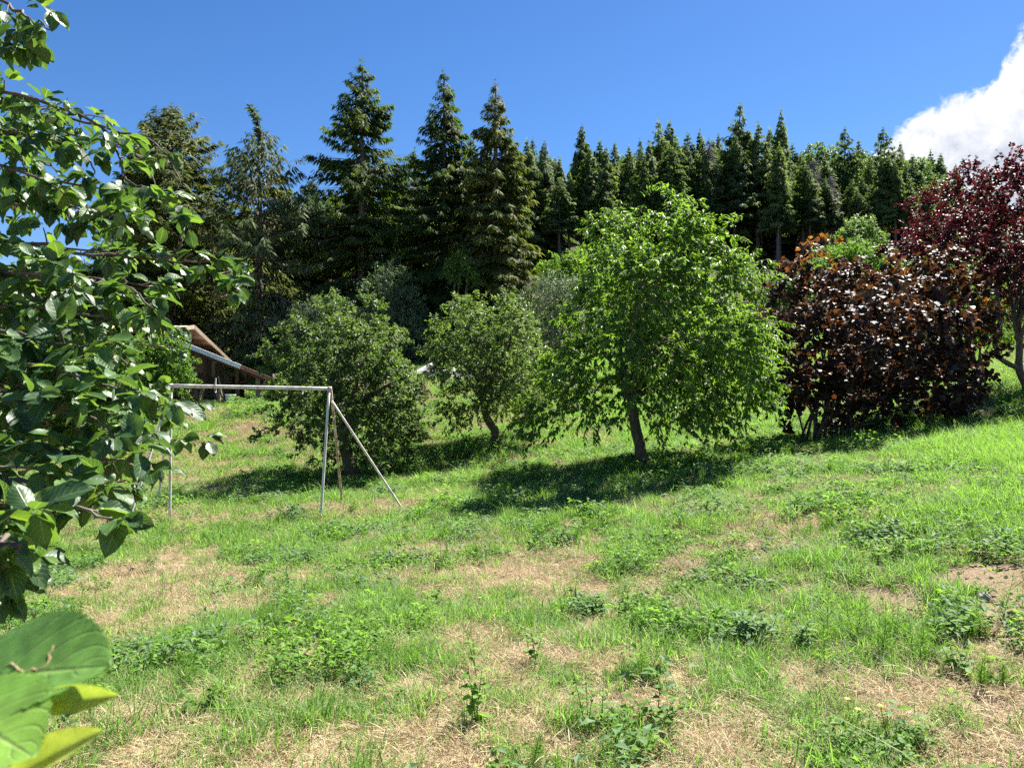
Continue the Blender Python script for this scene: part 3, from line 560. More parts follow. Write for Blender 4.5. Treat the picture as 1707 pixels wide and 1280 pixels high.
# purple hazel: many stems, large round leaves
HAZ = [(1330, 480, 38), (1382, 468, 40), (1442, 470, 42), (1512, 462, 36), (1560, 484, 36), (1308, 545, 38), (1400, 550, 78), (1500, 560, 70), (1588, 545, 44), (1624, 530, 22), (1310, 620, 42), (1400, 630, 70), (1500, 632, 68), (1580, 630, 46),
       (1628, 588, 20), (1330, 660, 28), (1320, 692, 14), (1385, 690, 18), (1450, 690, 20), (1500, 695, 18), (1440, 655, 34), (1535, 660, 40), (1560, 680, 22), (1298, 585, 24), (1345, 438, 14), (1600, 655, 16), (1292, 500, 18), (1540, 455, 18)]
def hazel():
    r = np.random.default_rng(21); Y = 17.0; base = onG(1378, Y); t = thing('purple_hazel', 'large dark purple leaved shrub with many stems and copper tips', 'shrub', base)
    C, R = lobes3(HAZ, Y, 1450, 570, 175, 150, 2.3, r)
    for k in range(26):
        a = base + (r.uniform(-.55, .6), r.uniform(-.35, .35), -.1); j = r.integers(len(C)); c = C[j]
        c = c * .8 + a * .2; m = a + (c - a) * .35 + (0, 0, .55 * (c[2] - a[2])); g = Geo(); tube(g, bez(a, m, c, 9), np.linspace(r.uniform(.025, .045), .01, 9), 6); g.obj('stem', M['bark'], t, smooth=True)
    g = Geo(); gt = Geo(); leafy(g, gt, r, C, R, 1500, 11, .34, .125, T_grid(4, 2, .98, .10, .20, wav=.03, peak=.45), up=.35, droop=.25, grav=.2, flat=.5, spread=.9)
    # sparse copper shoots above the outline
    top = np.array([P3(px, py, Y) + (0, r.uniform(-.4, .4), 0) for px, py in ((1345, 425), (1360, 408), (1378, 415), (1300, 470), (1332, 440), (1370, 430), (1390, 440), (1500, 445), (1560, 450), (1640, 520), (1390, 400))])
    g2 = Geo(); leafy(g2, gt, r, top, np.full(len(top), .16), 30, 7, .30, .12, T_grid(3, 2, .95, .10, .20, wav=.03), up=.6, droop=.2, grav=.2, flat=.6)
    tag(gt.obj('twigs', M['twig'], t), kind='stuff'); tag(g.obj('foliage', M['hazel_leaf'], t), kind='stuff')
    V = np.concatenate(g2.A); g2.A = [np.clip(V * .25 + .78, 0, 1)]; tag(g2.obj('young_foliage', M['hazel_leaf'], t), 'copper coloured young leaves on the top shoots', kind='stuff')
    # single leaves that can be picked out on the side towards the garden
    ms = []
    for k in range(6):
        q = T_grid(5, 4, .95, .08 + .02 * k, .14 + .04 * k, wav=.03, seed=k); me = mesh_np('leaf', q[0], None, q[1], np.full(len(q[0]), .28 + .13 * k), q[2], True); me.materials.append(M['hazel_leaf']); ms.append(me)
    n = 300; j = r.choice(len(C), n * 4, p=R ** 2 / (R ** 2).sum()); d = rdir(r, n * 4); d[:, 1] = -np.abs(d[:, 1]); d[:, 2] = np.abs(d[:, 2]) * .9; d = nrm(d)
    p = C[j] + d * (R[j] * r.uniform(.95, 1.12, n * 4))[:, None]; dist = np.min(np.linalg.norm(p[:, None] - C[None], axis=2) / R[None], axis=1); ok = np.argsort(-dist)[:n]
    ld = nrm(np.stack([d[ok, 0] * .7 + r.normal(size=n) * .5, d[ok, 1] * .6 + r.normal(size=n) * .4, -.25 + r.normal(size=n) * .25], 1)); nn = nrm(np.array([0, 0, 1.0]) + r.normal(size=(n, 3)) * .45 + d[ok] * .3)
    X, D, Z = frames(ld, nn); s = .13 * r.uniform(.75, 1.2, n)
    for k in range(n):
        o = bpy.data.objects.new('leaf', ms[int(r.integers(6))]); link(o); o.parent = t
        mt = Matrix.Identity(4)
        for a in range(3): mt[a][0], mt[a][1], mt[a][2], mt[a][3] = X[k, a] * s[k], D[k, a] * s[k], Z[k, a] * s[k], p[ok[k], a] - base[a]
        o.matrix_local = mt
hazel()
REDT = [(1622, 300, 34), (1672, 318, 50), (1700, 282, 28), (1722, 350, 66), (1602, 345, 36), (1640, 390, 56), (1562, 400, 38), (1512, 418, 20), (1702, 430, 66), (1600, 448, 46), (1660, 470, 46), (1540, 425, 20), (1720, 500, 56), (1790, 340, 80), (1800, 450, 85), (1880, 400, 75),
        (1770, 270, 40), (1680, 262, 14), (1585, 315, 16), (1498, 408, 10)]
t, *_ = fruit_tree('red_maple', 'tall dark red leaved tree with forked grey trunk on the grassy slope', 'tree', [(1716, 668), (1708, 640), (1698, 612), (1700, 570), (1690, 520)], .095, REDT,
           (1700, 390, 210, 170), 20.0, 3.2, 14, 'red_leaf', T_fold(.80, .10), .092, 3600, 16, .38, limbs=12, kw=dict(droop=.3, grav=.25, up=.4, twig=.003), base_px=1716)
g = Geo(); a = P3(1700, 615, 20)
tube(g, [a, P3(1680, 606, 19.9), P3(1665, 596, 19.85), P3(1659, 570, 19.8), P3(1668, 530, 19.8), P3(1660, 480, 19.7)], [.075, .07, .065, .06, .05, .035], 8); g.obj('side_trunk', M['bark'], t, smooth=True)
g = Geo(); r_ = np.random.default_rng(5)
for k in range(7):
    a = P3(1618, 600, 19.5); e = a + (r_.uniform(-.1, 1.0), r_.uniform(-.5, .3), r_.uniform(-1.1, -.5)); tube(g, bez(a, (a + e) / 2 + (0, 0, .1), e, 5), np.linspace(.022, .006, 5), 4)
tag(g.obj('dead_twigs', M['twig'], t), kind='stuff')

def bush(name, label, lobes, Y, mat, leaf, shoots, per, L, seed, tm, base_px, cat='bush', group=None, kw=None, stems=6):
    r = np.random.default_rng(seed); base = onG(base_px, Y); t = thing(name, label, cat, base, group)
    C = []; R = []
    for px, py, rp in lobes:
        rr = rp / F * Y
        for dy in (-.5, .5): C.append(P3(px, py, Y) + (0, dy * rr * 1.2 + r.normal() * .1, 0)); R.append(rr)
    C = np.array(C); R = np.array(R)
    for k in range(stems):
        c = C[r.integers(len(C))]; a = base + (r.normal() * .2, r.normal() * .2, -.1); g = Geo(); tube(g, bez(a, (a + c) / 2 + (0, 0, .3), c, 6), np.linspace(.05, .012, 6), 5); g.obj('stem', M['bark'], t)
    g = Geo(); gt = Geo(); leafy(g, gt, r, C, R, shoots, per, L, leaf, tm, twig=0.005, **(kw or {})); tag(gt.obj('twigs', M['twig'], t), kind='stuff'); tag(g.obj('foliage', M[mat], t), kind='stuff')
    return t
bush('ivy_shrub', 'bright green rounded shrub in front of the barn wall', [(285, 575, 24), (300, 605, 26), (272, 615, 30), (300, 635, 22), (262, 650, 28), (282, 590, 24), (245, 630, 30), (235, 590, 30)], 27.0, 'bright_leaf', .11, 700, 14, .30, 31, T_leaf4(.6), 275, kw=dict(droop=.3, up=.5))
bush('willow_bush', 'tall grey green bush under the big spruces', [(655, 470, 34), (640, 500, 36), (680, 510, 32), (630, 540, 30), (665, 550, 44), (690, 570, 28), (612, 480, 14), (645, 580, 32), (700, 600, 22)], 40.0, 'willow_leaf', .14, 1500, 16, .7, 32, T_diam(.3), 655, kw=dict(droop=.5, grav=.4, up=.5))
bush('feathery_bush', 'feathery grey green bush behind the low dense fruit tree', [(548, 520, 26), (520, 520, 20), (575, 530, 26), (540, 550, 34), (600, 540, 24), (505, 540, 22), (520, 580, 34)], 38.0, 'willow_leaf', .15, 1000, 16, .7, 33, T_diam(.22), 550, kw=dict(droop=.35, grav=.35, up=.6))
bush('sallow_bush', 'soft grey green bush between the middle fruit tree and the large one', [(920, 480, 30), (895, 500, 28), (950, 490, 30), (905, 530, 36), (945, 540, 40), (930, 590, 40), (880, 560, 30)], 32.0, 'willow_leaf', .11, 1500, 16, .55, 34, T_diam(.26), 925, kw=dict(droop=.3, grav=.3, up=.6))
bush('elder_bush', 'fresh green bush behind the left side of the large fruit tree', [(940, 450, 24), (915, 458, 20), (965, 440, 22), (990, 470, 24), (950, 480, 26)], 48.0, 'bright_leaf', .2, 600, 14, .8, 35, T_leaf4(.5), 950, kw=dict(droop=.3, up=.5))
bush('beech_bush', 'light green rounded young tree before the forest edge above the purple shrub', [(1425, 425, 26), (1400, 440, 24), (1450, 440, 26), (1425, 455, 30), (1470, 460, 20), (1385, 455, 20)], 50.0, 'bright_leaf', .2, 900, 15, .8, 36, T_diam(.5), 1425, kw=dict(droop=.2, up=.4))
bush('maple_bush', 'blue green bush at the forest edge between the two bare trunk groups', [(1430, 385, 20), (1420, 400, 22), (1450, 405, 20), (1380, 425, 14)], 70.0, 'hillside_leaf', .28, 500, 14, 1.0, 37, T_diam(.5), 1430, kw=dict(droop=.2, up=.4))
bush('birch_bush', 'small yellow green bush in front of the dark spruce trunks', [(765, 440, 14), (755, 455, 12), (780, 455, 10)], 41.0, 'bright_leaf', .16, 150, 12, .6, 38, T_leaf4(.5), 765)
bush('thicket_bush', 'olive green bush below the red tree beside the purple shrub', [(1610, 500, 26), (1640, 520, 30), (1600, 540, 28), (1655, 550, 26)], 23.0, 'bright_leaf', .10, 520, 14, .4, 39, T_leaf4(.5), 1620, kw=dict(up=.4))
bush('shade_bush', 'dark bush closing the view behind the red tree trunk', [(1690, 520, 40), (1740, 530, 50), (1720, 560, 34), (1660, 555, 24), (1800, 540, 60)], 34.0, 'apple_leaf', .16, 700, 14, .6, 40, T_leaf4(.5), 1720)
bush('nettle_clump', 'bright yellow green leafy clump growing right under the purple shrub', [(1455, 712, 15), (1485, 708, 18), (1515, 708, 18), (1540, 714, 13), (1430, 716, 10), (1500, 720, 12)], 18.6, 'weed', .075, 620, 13, .22, 41, T_leaf4(.6), 1490, cat='plant', stems=3, kw=dict(droop=.1, up=.7, flat=.35))
bush('alder_bush', 'broad dark green bush beside the tall spruces behind the swing frame', [(700, 560, 26), (720, 540, 22), (735, 575, 24), (690, 585, 22)], 42.0, 'apple_leaf', .2, 500, 14, .7, 42, T_leaf4(.5), 710)

# ------------------------------------------------------------------ spruces
def spruce_mesh(r, H, Rm, prof, nb, per, sw, sl, droop=.55, hang=.8, bare=.03, lop=0.25, gap=0.0, gapz=None, dead=0.0, side=1.0):
    """crown strips of one spruce, base at origin; returns crown Geo and branch-wood Geo"""
    g = Geo(); gw = Geo(); t = bare + (1 - bare) * r.random(nb) ** .92
    wh = max(6, int(H / .55)); t = (np.floor(t * wh) + r.uniform(-.22, .22, nb) + .5) / wh; t = np.clip(t, bare, .995)
    az = r.uniform(0, 2 * np.pi, nb); kk = np.sin(az * 2 + r.uniform(0, 6)) * lop + np.sin(az * 3 + t * 9 + r.uniform(0, 6)) * lop * .6
    L = prof(t) * Rm * (1 + kk) * r.uniform(.68, 1.12, nb) + .12
    if gap > 0: keep = r.random(nb) > gap * (1 if gapz is None else gapz(t)); t, az, L = t[keep], az[keep], L[keep]; nb = len(t)
    out = np.stack([np.cos(az), np.sin(az), np.zeros(nb)], 1); lat = np.stack([-np.sin(az), np.cos(az), np.zeros(nb)], 1)
    up0 = .30 * (t - .25); dr = droop * (1.15 - t)
    def axis(i, s):
        z = t[i] * H + L[i] * (up0[i] * s - dr[i] * s ** 1.6 + .20 * s ** 4)
        return out[i] * (L[i] * s)[:, None] + np.stack([0 * z, 0 * z, z], 1)
    cnt = np.maximum(6, (per * L / Rm * (.55 + .45 * r.random(nb)))).astype(int); i = np.repeat(np.arange(nb), cnt); n = len(i)
    s = r.random(n) ** .65; s = .12 + .9 * s; p = axis(i, s)
    wdt = L[i] * .26 * (1.05 - s) + .05; lo = r.uniform(-1, 1, n); p = p + lat[i] * (lo * wdt * side)[:, None]
    p[:, 2] -= np.abs(lo) * wdt * .35 + r.random(n) * sl * .3
    h = hang * r.uniform(.5, 1.3, n)
    d = nrm(out[i] * r.uniform(.25, .9, n)[:, None] + lat[i] * (lo * .8 + r.normal(size=n) * .25)[:, None] + np.stack([0 * h, 0 * h, -h], 1))
    nn = nrm(out[i] * .6 + np.array([0, 0, .8]) + r.normal(size=(n, 3)) * .45)
    bv = r.random(nb) ** 1.5 * .5 - .08  # tone per branch: sunlit and shaded clumps put into the colour at random
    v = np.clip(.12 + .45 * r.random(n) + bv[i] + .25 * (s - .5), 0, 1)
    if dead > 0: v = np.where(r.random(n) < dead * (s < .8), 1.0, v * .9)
    scatter(g, T_strip(sw / sl), p, d, nn, sl * r.uniform(.6, 1.25, n) * np.clip(.38 + .42 * L[i], 0, 1), v)
    # leader
    m = 14; z = H * np.linspace(.965, 1.012, m); dd = rdir(r, m); dd[:, 2] = .4
    scatter(g, T_strip(sw / sl), np.stack([0 * z, 0 * z, z], 1), nrm(dd), rdir(r, m), sl * .7, .5)
    tt = np.linspace(0, 1, 5)
    for k in range(nb):
        tube(gw, axis(np.full(5, k), tt * .9), np.linspace(.010 + .008 * L[k], .005, 5), 3, cap=False)
    return g, gw
def trunk_geo(H, r0, r, lean=0.0):
    g = Geo(); z = np.linspace(-.4, H * .99, 10); x = r.normal(size=10) * .02 * r0 * 4 + lean * (z / H) ** 2
    tube(g, np.stack([x, r.normal(size=10) * .05, z], 1), r0 * (1.05 - z / H) + .02, 8); return g
p_col = lambda t: np.minimum(1, (1 - t) * 1.75) ** .85 * (1 - .25 * np.clip(.25 - t, 0, 1) / .25)
p_cone = lambda t: (1 - t) ** .8
p_for = lambda t: np.minimum(1, (1 - t) * 1.35) ** .95 * (1 - .3 * np.clip(.3 - t, 0, 1) / .3)
p_round = lambda t: np.minimum(1, (1 - t) * 2.2) ** .6
def hero(label, px, top, Y, Rm, prof, nb, per, seed, mat='spruce', **kw):
    r = np.random.default_rng(seed); b = onG(px, Y); H = P3(px, top, Y)[2] - b[2]; t = thing('spruce_tree', label, 'tree', b)
    g, gw = spruce_mesh(r, H, Rm, prof, nb, per, .10, .40, **kw); o0 = b
    tg = trunk_geo(H, .30, r)
    for gg, n, m in ((tg, 'trunk', 'bark_spruce'), (gw, 'branches', 'bark_spruce'), (g, 'crown', mat)):
        gg.V = [np.concatenate(gg.V) + b]; o = gg.obj(n, M[m], t)
        if n != 'trunk': tag(o, kind='stuff')
    return t, b, H
hero('tallest dark spruce, second from the broken top tree to the right', 604, 106, 45, 3.9, p_col, 430, 180, 51, droop=.62, lop=.22)
hero('slim dark spruce left of its twin with clumped hanging branches', 740, 121, 46, 3.0, p_col, 420, 150, 52, droop=.7, lop=.22)
hero('slim olive spruce right of its twin beside the forest edge', 826, 139, 44, 2.7, p_col, 420, 140, 53, 'spruce_olive', droop=.75, lop=.2)
hero('broad brownish olive spruce nearest the plum branches', 284, 178, 44, 4.4, p_round, 380, 190, 54, 'spruce_olive', droop=.45, lop=.3, hang=.5)
t, b, H = hero('thin sickly grey green spruce with a crooked broken top', 432, 218, 43, 4.4, p_round, 250, 120, 55, 'spruce_grey', droop=.5, lop=.30, gap=.25, dead=.25, hang=.9)
r_ = np.random.default_rng(8); g = Geo(); q = [P3(437, 260, 43), P3(434, 225, 43), P3(428, 195, 43), P3(415, 176, 43)]; tube(g, q, [.08, .06, .05, .02], 5); g.obj('broken_leader', M['bark_spruce'], t)
g = Geo(); qq = np.array(q); k = r_.uniform(0, 3, 170); ii = np.minimum(k.astype(int), 2); pp = qq[ii] + (qq[ii + 1] - qq[ii]) * (k - ii)[:, None]; dd = nrm(rdir(r_, 170) + (-.4, 0, -.3))
scatter(g, T_strip(.25), pp, dd, rdir(r_, 170), .42, r_.random(170) * .8); tag(g.obj('leader_sprays', M['spruce_grey'], t), kind='stuff')
# darker spruces standing just behind them
for k, (px, top, Y, Rm, lab) in enumerate([(520, 300, 52, 3.4, 'short dark spruce behind the gap between the crooked tree and the tallest one'), (660, 275, 54, 3.4, 'dark spruce half hidden between the tallest spruce and the slim twins'), (690, 250, 58, 2.8, 'spruce peeping out just left of the slim twins'),
        (785, 230, 52, 2.8, 'dark spruce filling the gap between the slim twins'), (352, 320, 52, 3.6, 'low dark spruce between the brownish spruce and the crooked one'), (230, 330, 50, 3.2, 'dark spruce left of the broad brownish spruce'),
        (180, 395, 52, 3.4, 'lowest spruce seen past the plum leaves'), (560, 330, 50, 3.2, 'dark spruce at the left foot of the tallest one'), (470, 330, 50, 3.4, 'dark spruce right behind the sickly grey tree'), (90, 430, 52, 3.6, 'dark spruce behind the plum leaves at the barn ridge'), (20, 440, 54, 3.6, 'spruce hidden deepest behind the plum leaves')]):
    hero(lab, px, top, Y, Rm, p_col, 260, 110, 60 + k, droop=.6)

# hillside forest: single trees sharing a few crowns
def forest():
    r = np.random.default_rng(91); kinds = []
    for k in range(6):
        H = 20; bare = (.10, .34, .2, .45, .12, .38)[k]
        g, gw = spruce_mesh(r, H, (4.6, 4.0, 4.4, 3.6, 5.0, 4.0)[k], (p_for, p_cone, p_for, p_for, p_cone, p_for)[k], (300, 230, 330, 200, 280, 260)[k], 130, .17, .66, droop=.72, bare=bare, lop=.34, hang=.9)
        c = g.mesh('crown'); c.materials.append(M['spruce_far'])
        tg = trunk_geo(H, .27, r)
        for q in range(26):                                     # dead stubs below the crown
            z = H * r.uniform(.05, bare + .08); a = r.uniform(0, 6.28); e = r.uniform(.5, 1.6); tube(tg, [(0, 0, z), (math.cos(a) * e, math.sin(a) * e, z - .25 * e)], [.03, .012], 3, cap=False)
        tm = tg.mesh('trunk', True); tm.materials.append(M['bark_spruce']); kinds.append((tm, c))
    spots = []
    # trees of the skyline one can tell by their tops (pixel of top, distance)
    for px, top, Y in [(968, 208, 98), (1100, 202, 100), (1118, 205, 104), (1148, 222, 99), (1172, 220, 101), (1228, 176, 97), (1262, 205, 95), (1298, 186, 98), (1404, 214, 100), (1480, 212, 104), (1452, 260, 99), (1345, 262, 108), (905, 236, 92), (875, 236, 90), (935, 262, 94), (1000, 235, 104), (1022, 240, 106),
                       (1045, 246, 100), (1070, 232, 108), (890, 232, 108), (1195, 225, 112), (1320, 240, 112), (1380, 262, 96), (1432, 232, 116), (1548, 252, 120), (1562, 258, 118), (1590, 275, 116), (1505, 238, 118), (1520, 260, 108), (860, 260, 84), (1280, 215, 110), (1130, 235, 92)]:
        b = onG(px, Y); spots.append((b, P3(px, top, Y)[2] - b[2]))
    for row, (Y, n, xa, xb) in enumerate([(90, 26, -14, 66), (100, 30, -26, 76), (108, 34, -34, 84), (118, 36, -40, 92), (74, 7, -34, -2), (86, 10, -48, 0), (62, 6, -42, -12), (66, 5, -34, -4)]):
        for k in range(n):
            x = xa + (xb - xa) * (k + r.uniform(.1, .9)) / n; y = Y + r.uniform(-4, 4); z = float(height(np.array([x]), np.array([y]))[0]); px = x / y * F + CX
            if Y <= 100 and y < 98 and (1320 < px < 1425 or 1445 < px < 1530 or 920 < px < 955): continue
            lim = np.interp(px, [-200, 150, 350, 700, 860, 940, 1080, 1280, 1420, 1500, 1620, 1800], [470, 420, 340, 290, 242, 250, 232, 224, 282, 290, 305, 310]) + r.uniform(0, 30) 
            h = CAMZ + (CY - lim) / F * y - z
            if h > 6: spots.append((np.array([x, y, z]), min(h, 27)))
    bare_at = []
    for px, Y, top in ((1468, 91, 250), (1482, 92, 262), (1494, 90, 268), (1506, 93, 275), (1338, 92, 265), (1350, 90, 285), (1376, 91, 300), (932, 88, 300), (948, 90, 290), (985, 91, 280), (1516, 91, 300), (1180, 90, 300), (1420, 92, 300)):
        b = onG(px, Y); bare_at.append(len(spots)); spots.append((b, P3(px, top, Y)[2] - b[2]))
    NAMED = {0: 'single pointed spruce standing out where the skyline begins right of the slim twins', 1: 'left of a close pair of pointed skyline spruces above the large fruit tree', 2: 'right of a close pair of pointed skyline spruces above the large fruit tree', 5: 'tallest pointed spruce of the hillside skyline with drooping top', 6: 'broader blunt spruce between the two tallest pointed skyline ones', 7: 'slender pointed spruce just right of the blunt skyline one', 8: 'dark lone spruce top rising above pale broadleaf trees on the crest', 9: 'open topped spruce standing out against the edge of the white cloud', 24: 'smaller spruce tip in front of the white cloud', 26: 'last small spruce tip before the red tree under the cloud'}
    for k, (b, h) in enumerate(spots):
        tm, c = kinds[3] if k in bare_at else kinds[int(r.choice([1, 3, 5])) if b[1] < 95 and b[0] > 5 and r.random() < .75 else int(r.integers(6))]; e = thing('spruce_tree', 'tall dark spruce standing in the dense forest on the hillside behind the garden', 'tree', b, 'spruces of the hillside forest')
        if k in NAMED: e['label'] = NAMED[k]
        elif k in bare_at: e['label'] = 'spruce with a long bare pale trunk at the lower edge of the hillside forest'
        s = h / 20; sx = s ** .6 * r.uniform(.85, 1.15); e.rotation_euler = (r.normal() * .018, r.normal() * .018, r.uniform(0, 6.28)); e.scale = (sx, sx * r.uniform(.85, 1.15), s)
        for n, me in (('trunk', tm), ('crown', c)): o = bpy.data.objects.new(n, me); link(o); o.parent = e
    # dead grey spruces
    for px, top, Y, lab in ((1357, 262, 93, 'bare grey dead spruce left of the thin dead one at the forest edge'), (1385, 290, 92, 'thinner dead spruce at the forest edge with grey twigs'), (1182, 228, 93, 'half dead grey spruce among the dark ones above the large fruit tree')):
        b = onG(px, Y); H = P3(px, top, Y)[2] - b[2]; t = thing('dead_spruce', lab, 'tree', b)
        g = trunk_geo(H, .24, r); g.V = [np.concatenate(g.V) + b]; g.obj('trunk', M['dead_twig'], t)
        g = Geo(); n = 210; z = H * r.uniform(.22, .97, n); a = r.uniform(0, 6.28, n); L = 2.4 * (1.05 - z / H) ** .7
        for q in range(n):
            e = np.array([math.cos(a[q]) * L[q], math.sin(a[q]) * L[q], z[q] - .45 * L[q]]); p0 = np.array([0, 0, z[q]]); bz = bez(p0, (p0 + e) / 2 + (0, 0, .2), e, 5) + b; tube(g, bz, np.linspace(.04, .012, 5), 3, cap=False)
            for w in range(4): s = bz[r.integers(1, 5)]; tube(g, [s, s + r.normal(size=3) * .3 + (0, 0, -.35)], [.02, .008], 3, cap=False)
        tag(g.obj('branches', M['dead_twig'], t), kind='stuff')
    # pale broadleaf trees at the crest
    for k in range(3):
        pass
    C0 = []
    for k in range(3):
        g = Geo(); n = 10; C = np.stack([r.normal(size=n) * 2.0, r.normal(size=n) * 2.0, r.uniform(8, 17, n)], 1); C[:, :2] *= (1.25 - C[:, 2:] / 24); R = r.uniform(1.2, 2.3, n)
        leafy(g, None, r, C, R, 620, 16, 1.0, .36, T_diam(.55), up=.4, droop=.2, grav=.25, flat=.7, shell=(.35, 1.0)); m = g.mesh('crown'); m.materials.append(M['hillside_leaf'])
        tg = Geo(); tube(tg, [(0, 0, -.4), (.1, 0, 6), (0, .2, 12), (0, 0, 16)], [.28, .22, .14, .05], 7)
        for j in range(n): tube(tg, bez(np.array([0, 0, 6.0]), np.array([0, 0, 9.0]), C[j], 5), np.linspace(.12, .03, 5), 4, cap=False)
        t_ = tg.mesh('trunk', True); t_.materials.append(M['bark_spruce']); C0.append((t_, m))
    for k, (px, top, Y, lab) in enumerate([(1335, 228, 112, 'pale green broadleaf tree on the crest right of the twin pointed spruces'), (1368, 240, 110, 'second pale broadleaf tree on the crest above the dead spruces'), (1455, 250, 104, 'broad light green tree among tall bare trunks at the forest corner'), (1440, 242, 122, 'faint broadleaf tree right of the dark pointed crest spruce'),
            (1525, 262, 114, 'soft green broadleaf crown in front of the cloud'), (1570, 285, 112, 'pale broadleaf tree in front of the cloud just left of the red tree'), (910, 238, 112, 'light green broadleaf crown above the spruces right of the slim twins'), (1050, 262, 112, 'small light broadleaf crown showing between hillside spruces'), (1640, 290, 110, 'broadleaf tree behind the top of the red tree'), (1300, 262, 104, 'rounded broadleaf crown below the slender pointed spruce'), (1395, 262, 100, 'light broadleaf tree just below the dark lone spruce top'), (990, 262, 110, 'small rounded broadleaf crown left of the pair of pointed spruces')]):
        b = onG(px, Y); s = (P3(px, top, Y)[2] - b[2]) / 18.5; e = thing('broadleaf_tree', lab, 'tree', b); e.scale = (s * 1.05, s * 1.05, s); e.rotation_euler = (0, 0, k * 1.7)
        for n, me in zip(('trunk', 'crown'), C0[k % 3]): o = bpy.data.objects.new(n, me); link(o); o.parent = e
forest()

# ------------------------------------------------------------------ shed behind the purple shrub
def shed():
    Y = 27.0; b = onG(1500, Y); t = thing('garden_shed', 'low shed with grey blue metal roof showing above the purple shrub', 'shed', b)
    a, c = P3(1385, 460, Y), P3(1610, 466, Y); top = np.array([0, 2.2, .22]); n = 8
    for k in range(n):
        p, q = a + (c - a) * k / n, a + (c - a) * ((k + 1) / n - .004)
        piece('roof_panel', 'slate', t, lambda g: slab(g, [p, q, q + top, p + top], .05 + .006 * (k % 2)))
    for k in range(n * 2):
        p, q = a + (c - a) * (k + .02) / (2 * n), a + (c - a) * (k + .98) / (2 * n); m = (p + q) / 2; z1 = m[2] - .07
        piece('plank', 'plank', t, lambda g: box(g, (m[0], Y + .25, (b[2] - 1 + z1) / 2), (q[0] - p[0], .04, z1 - b[2] + 1)))
shed()
# ------------------------------------------------------------------ rock pile and loose stones
def rock(r, s, sub=2):
    import bmesh
    bm = bmesh.new(); bmesh.ops.create_icosphere(bm, subdivisions=sub, radius=1)
    ax = rdir(r, 7); lim = r.uniform(.55, .9, 7)
    for v in bm.verts:
        p = np.array(v.co)
        for a, l in zip(ax, lim):
            e = p @ a
            if e > l: p = p - a * (e - l) * .9
        v.co = Vector(p * (1 + r.normal() * .03) * s)
    me = bpy.data.meshes.new('rock'); bm.to_mesh(me); bm.free(); me.materials.append(M['stone']); return me
def rocks():
    r = np.random.default_rng(3); sp = [(722, 628, 33, .36), (738, 622, 33.6, .34), (716, 634, 32.4, .34), (745, 640, 31.6, .40), (756, 636, 32, .42), (765, 628, 33, .38), (733, 634, 32.2, .3), (780, 632, 32, .40), (742, 614, 34.4, .34), (752, 616, 34.2, .3), (708, 620, 34, .28), (788, 640, 31.4, .36), (728, 616, 34.4, .30), (770, 640, 31.4, .3)]
    for px, py, Y, s in sp:
        b = onG(px, Y); o = bpy.data.objects.new('rock', rock(r, np.array([1.2, .9, .75]) * s)); o.location = b + (0, 0, s * .35); o.rotation_euler = (0, 0, r.uniform(0, 6)); link(o)
        tag(o, 'grey boulder in the heap of stones behind the middle fruit tree', 'rock', 'boulders of the stone heap')
    a, c = onG(692, 33), onG(728, 34.5); g = Geo(); tube(g, [a + (0, 0, .22), (a + c) / 2 + (0, 0, .36), c + (0, 0, .5)], [.14, .16, .13], 8); tag(g.obj('log', M['stone'], None, origin=a), 'grey weathered log lying on the left end of the stone heap', 'log')
    for px, py, s, lab in ((312, 822, .10, 'pale stone in the grass near the foot of the swing pole'), (1640, 998, .045, 'largest pale stone on the bare soil patch'), (1632, 984, .022, 'small pale stone on the bare soil behind the largest one'), (1262, 936, .05, 'dark clod on the dry patch among weeds'), (1605, 1030, .05, 'dark clod at the lower edge of the bare soil'), (928, 946, .04, 'small grey stone left on the dry patch in the middle')):
        b = G(px, py); o = bpy.data.objects.new('stone', rock(r, np.array([1.3, 1, .7]) * s, 1)); o.location = b + (0, 0, s * .3); link(o); tag(o, lab, 'stone')
rocks()
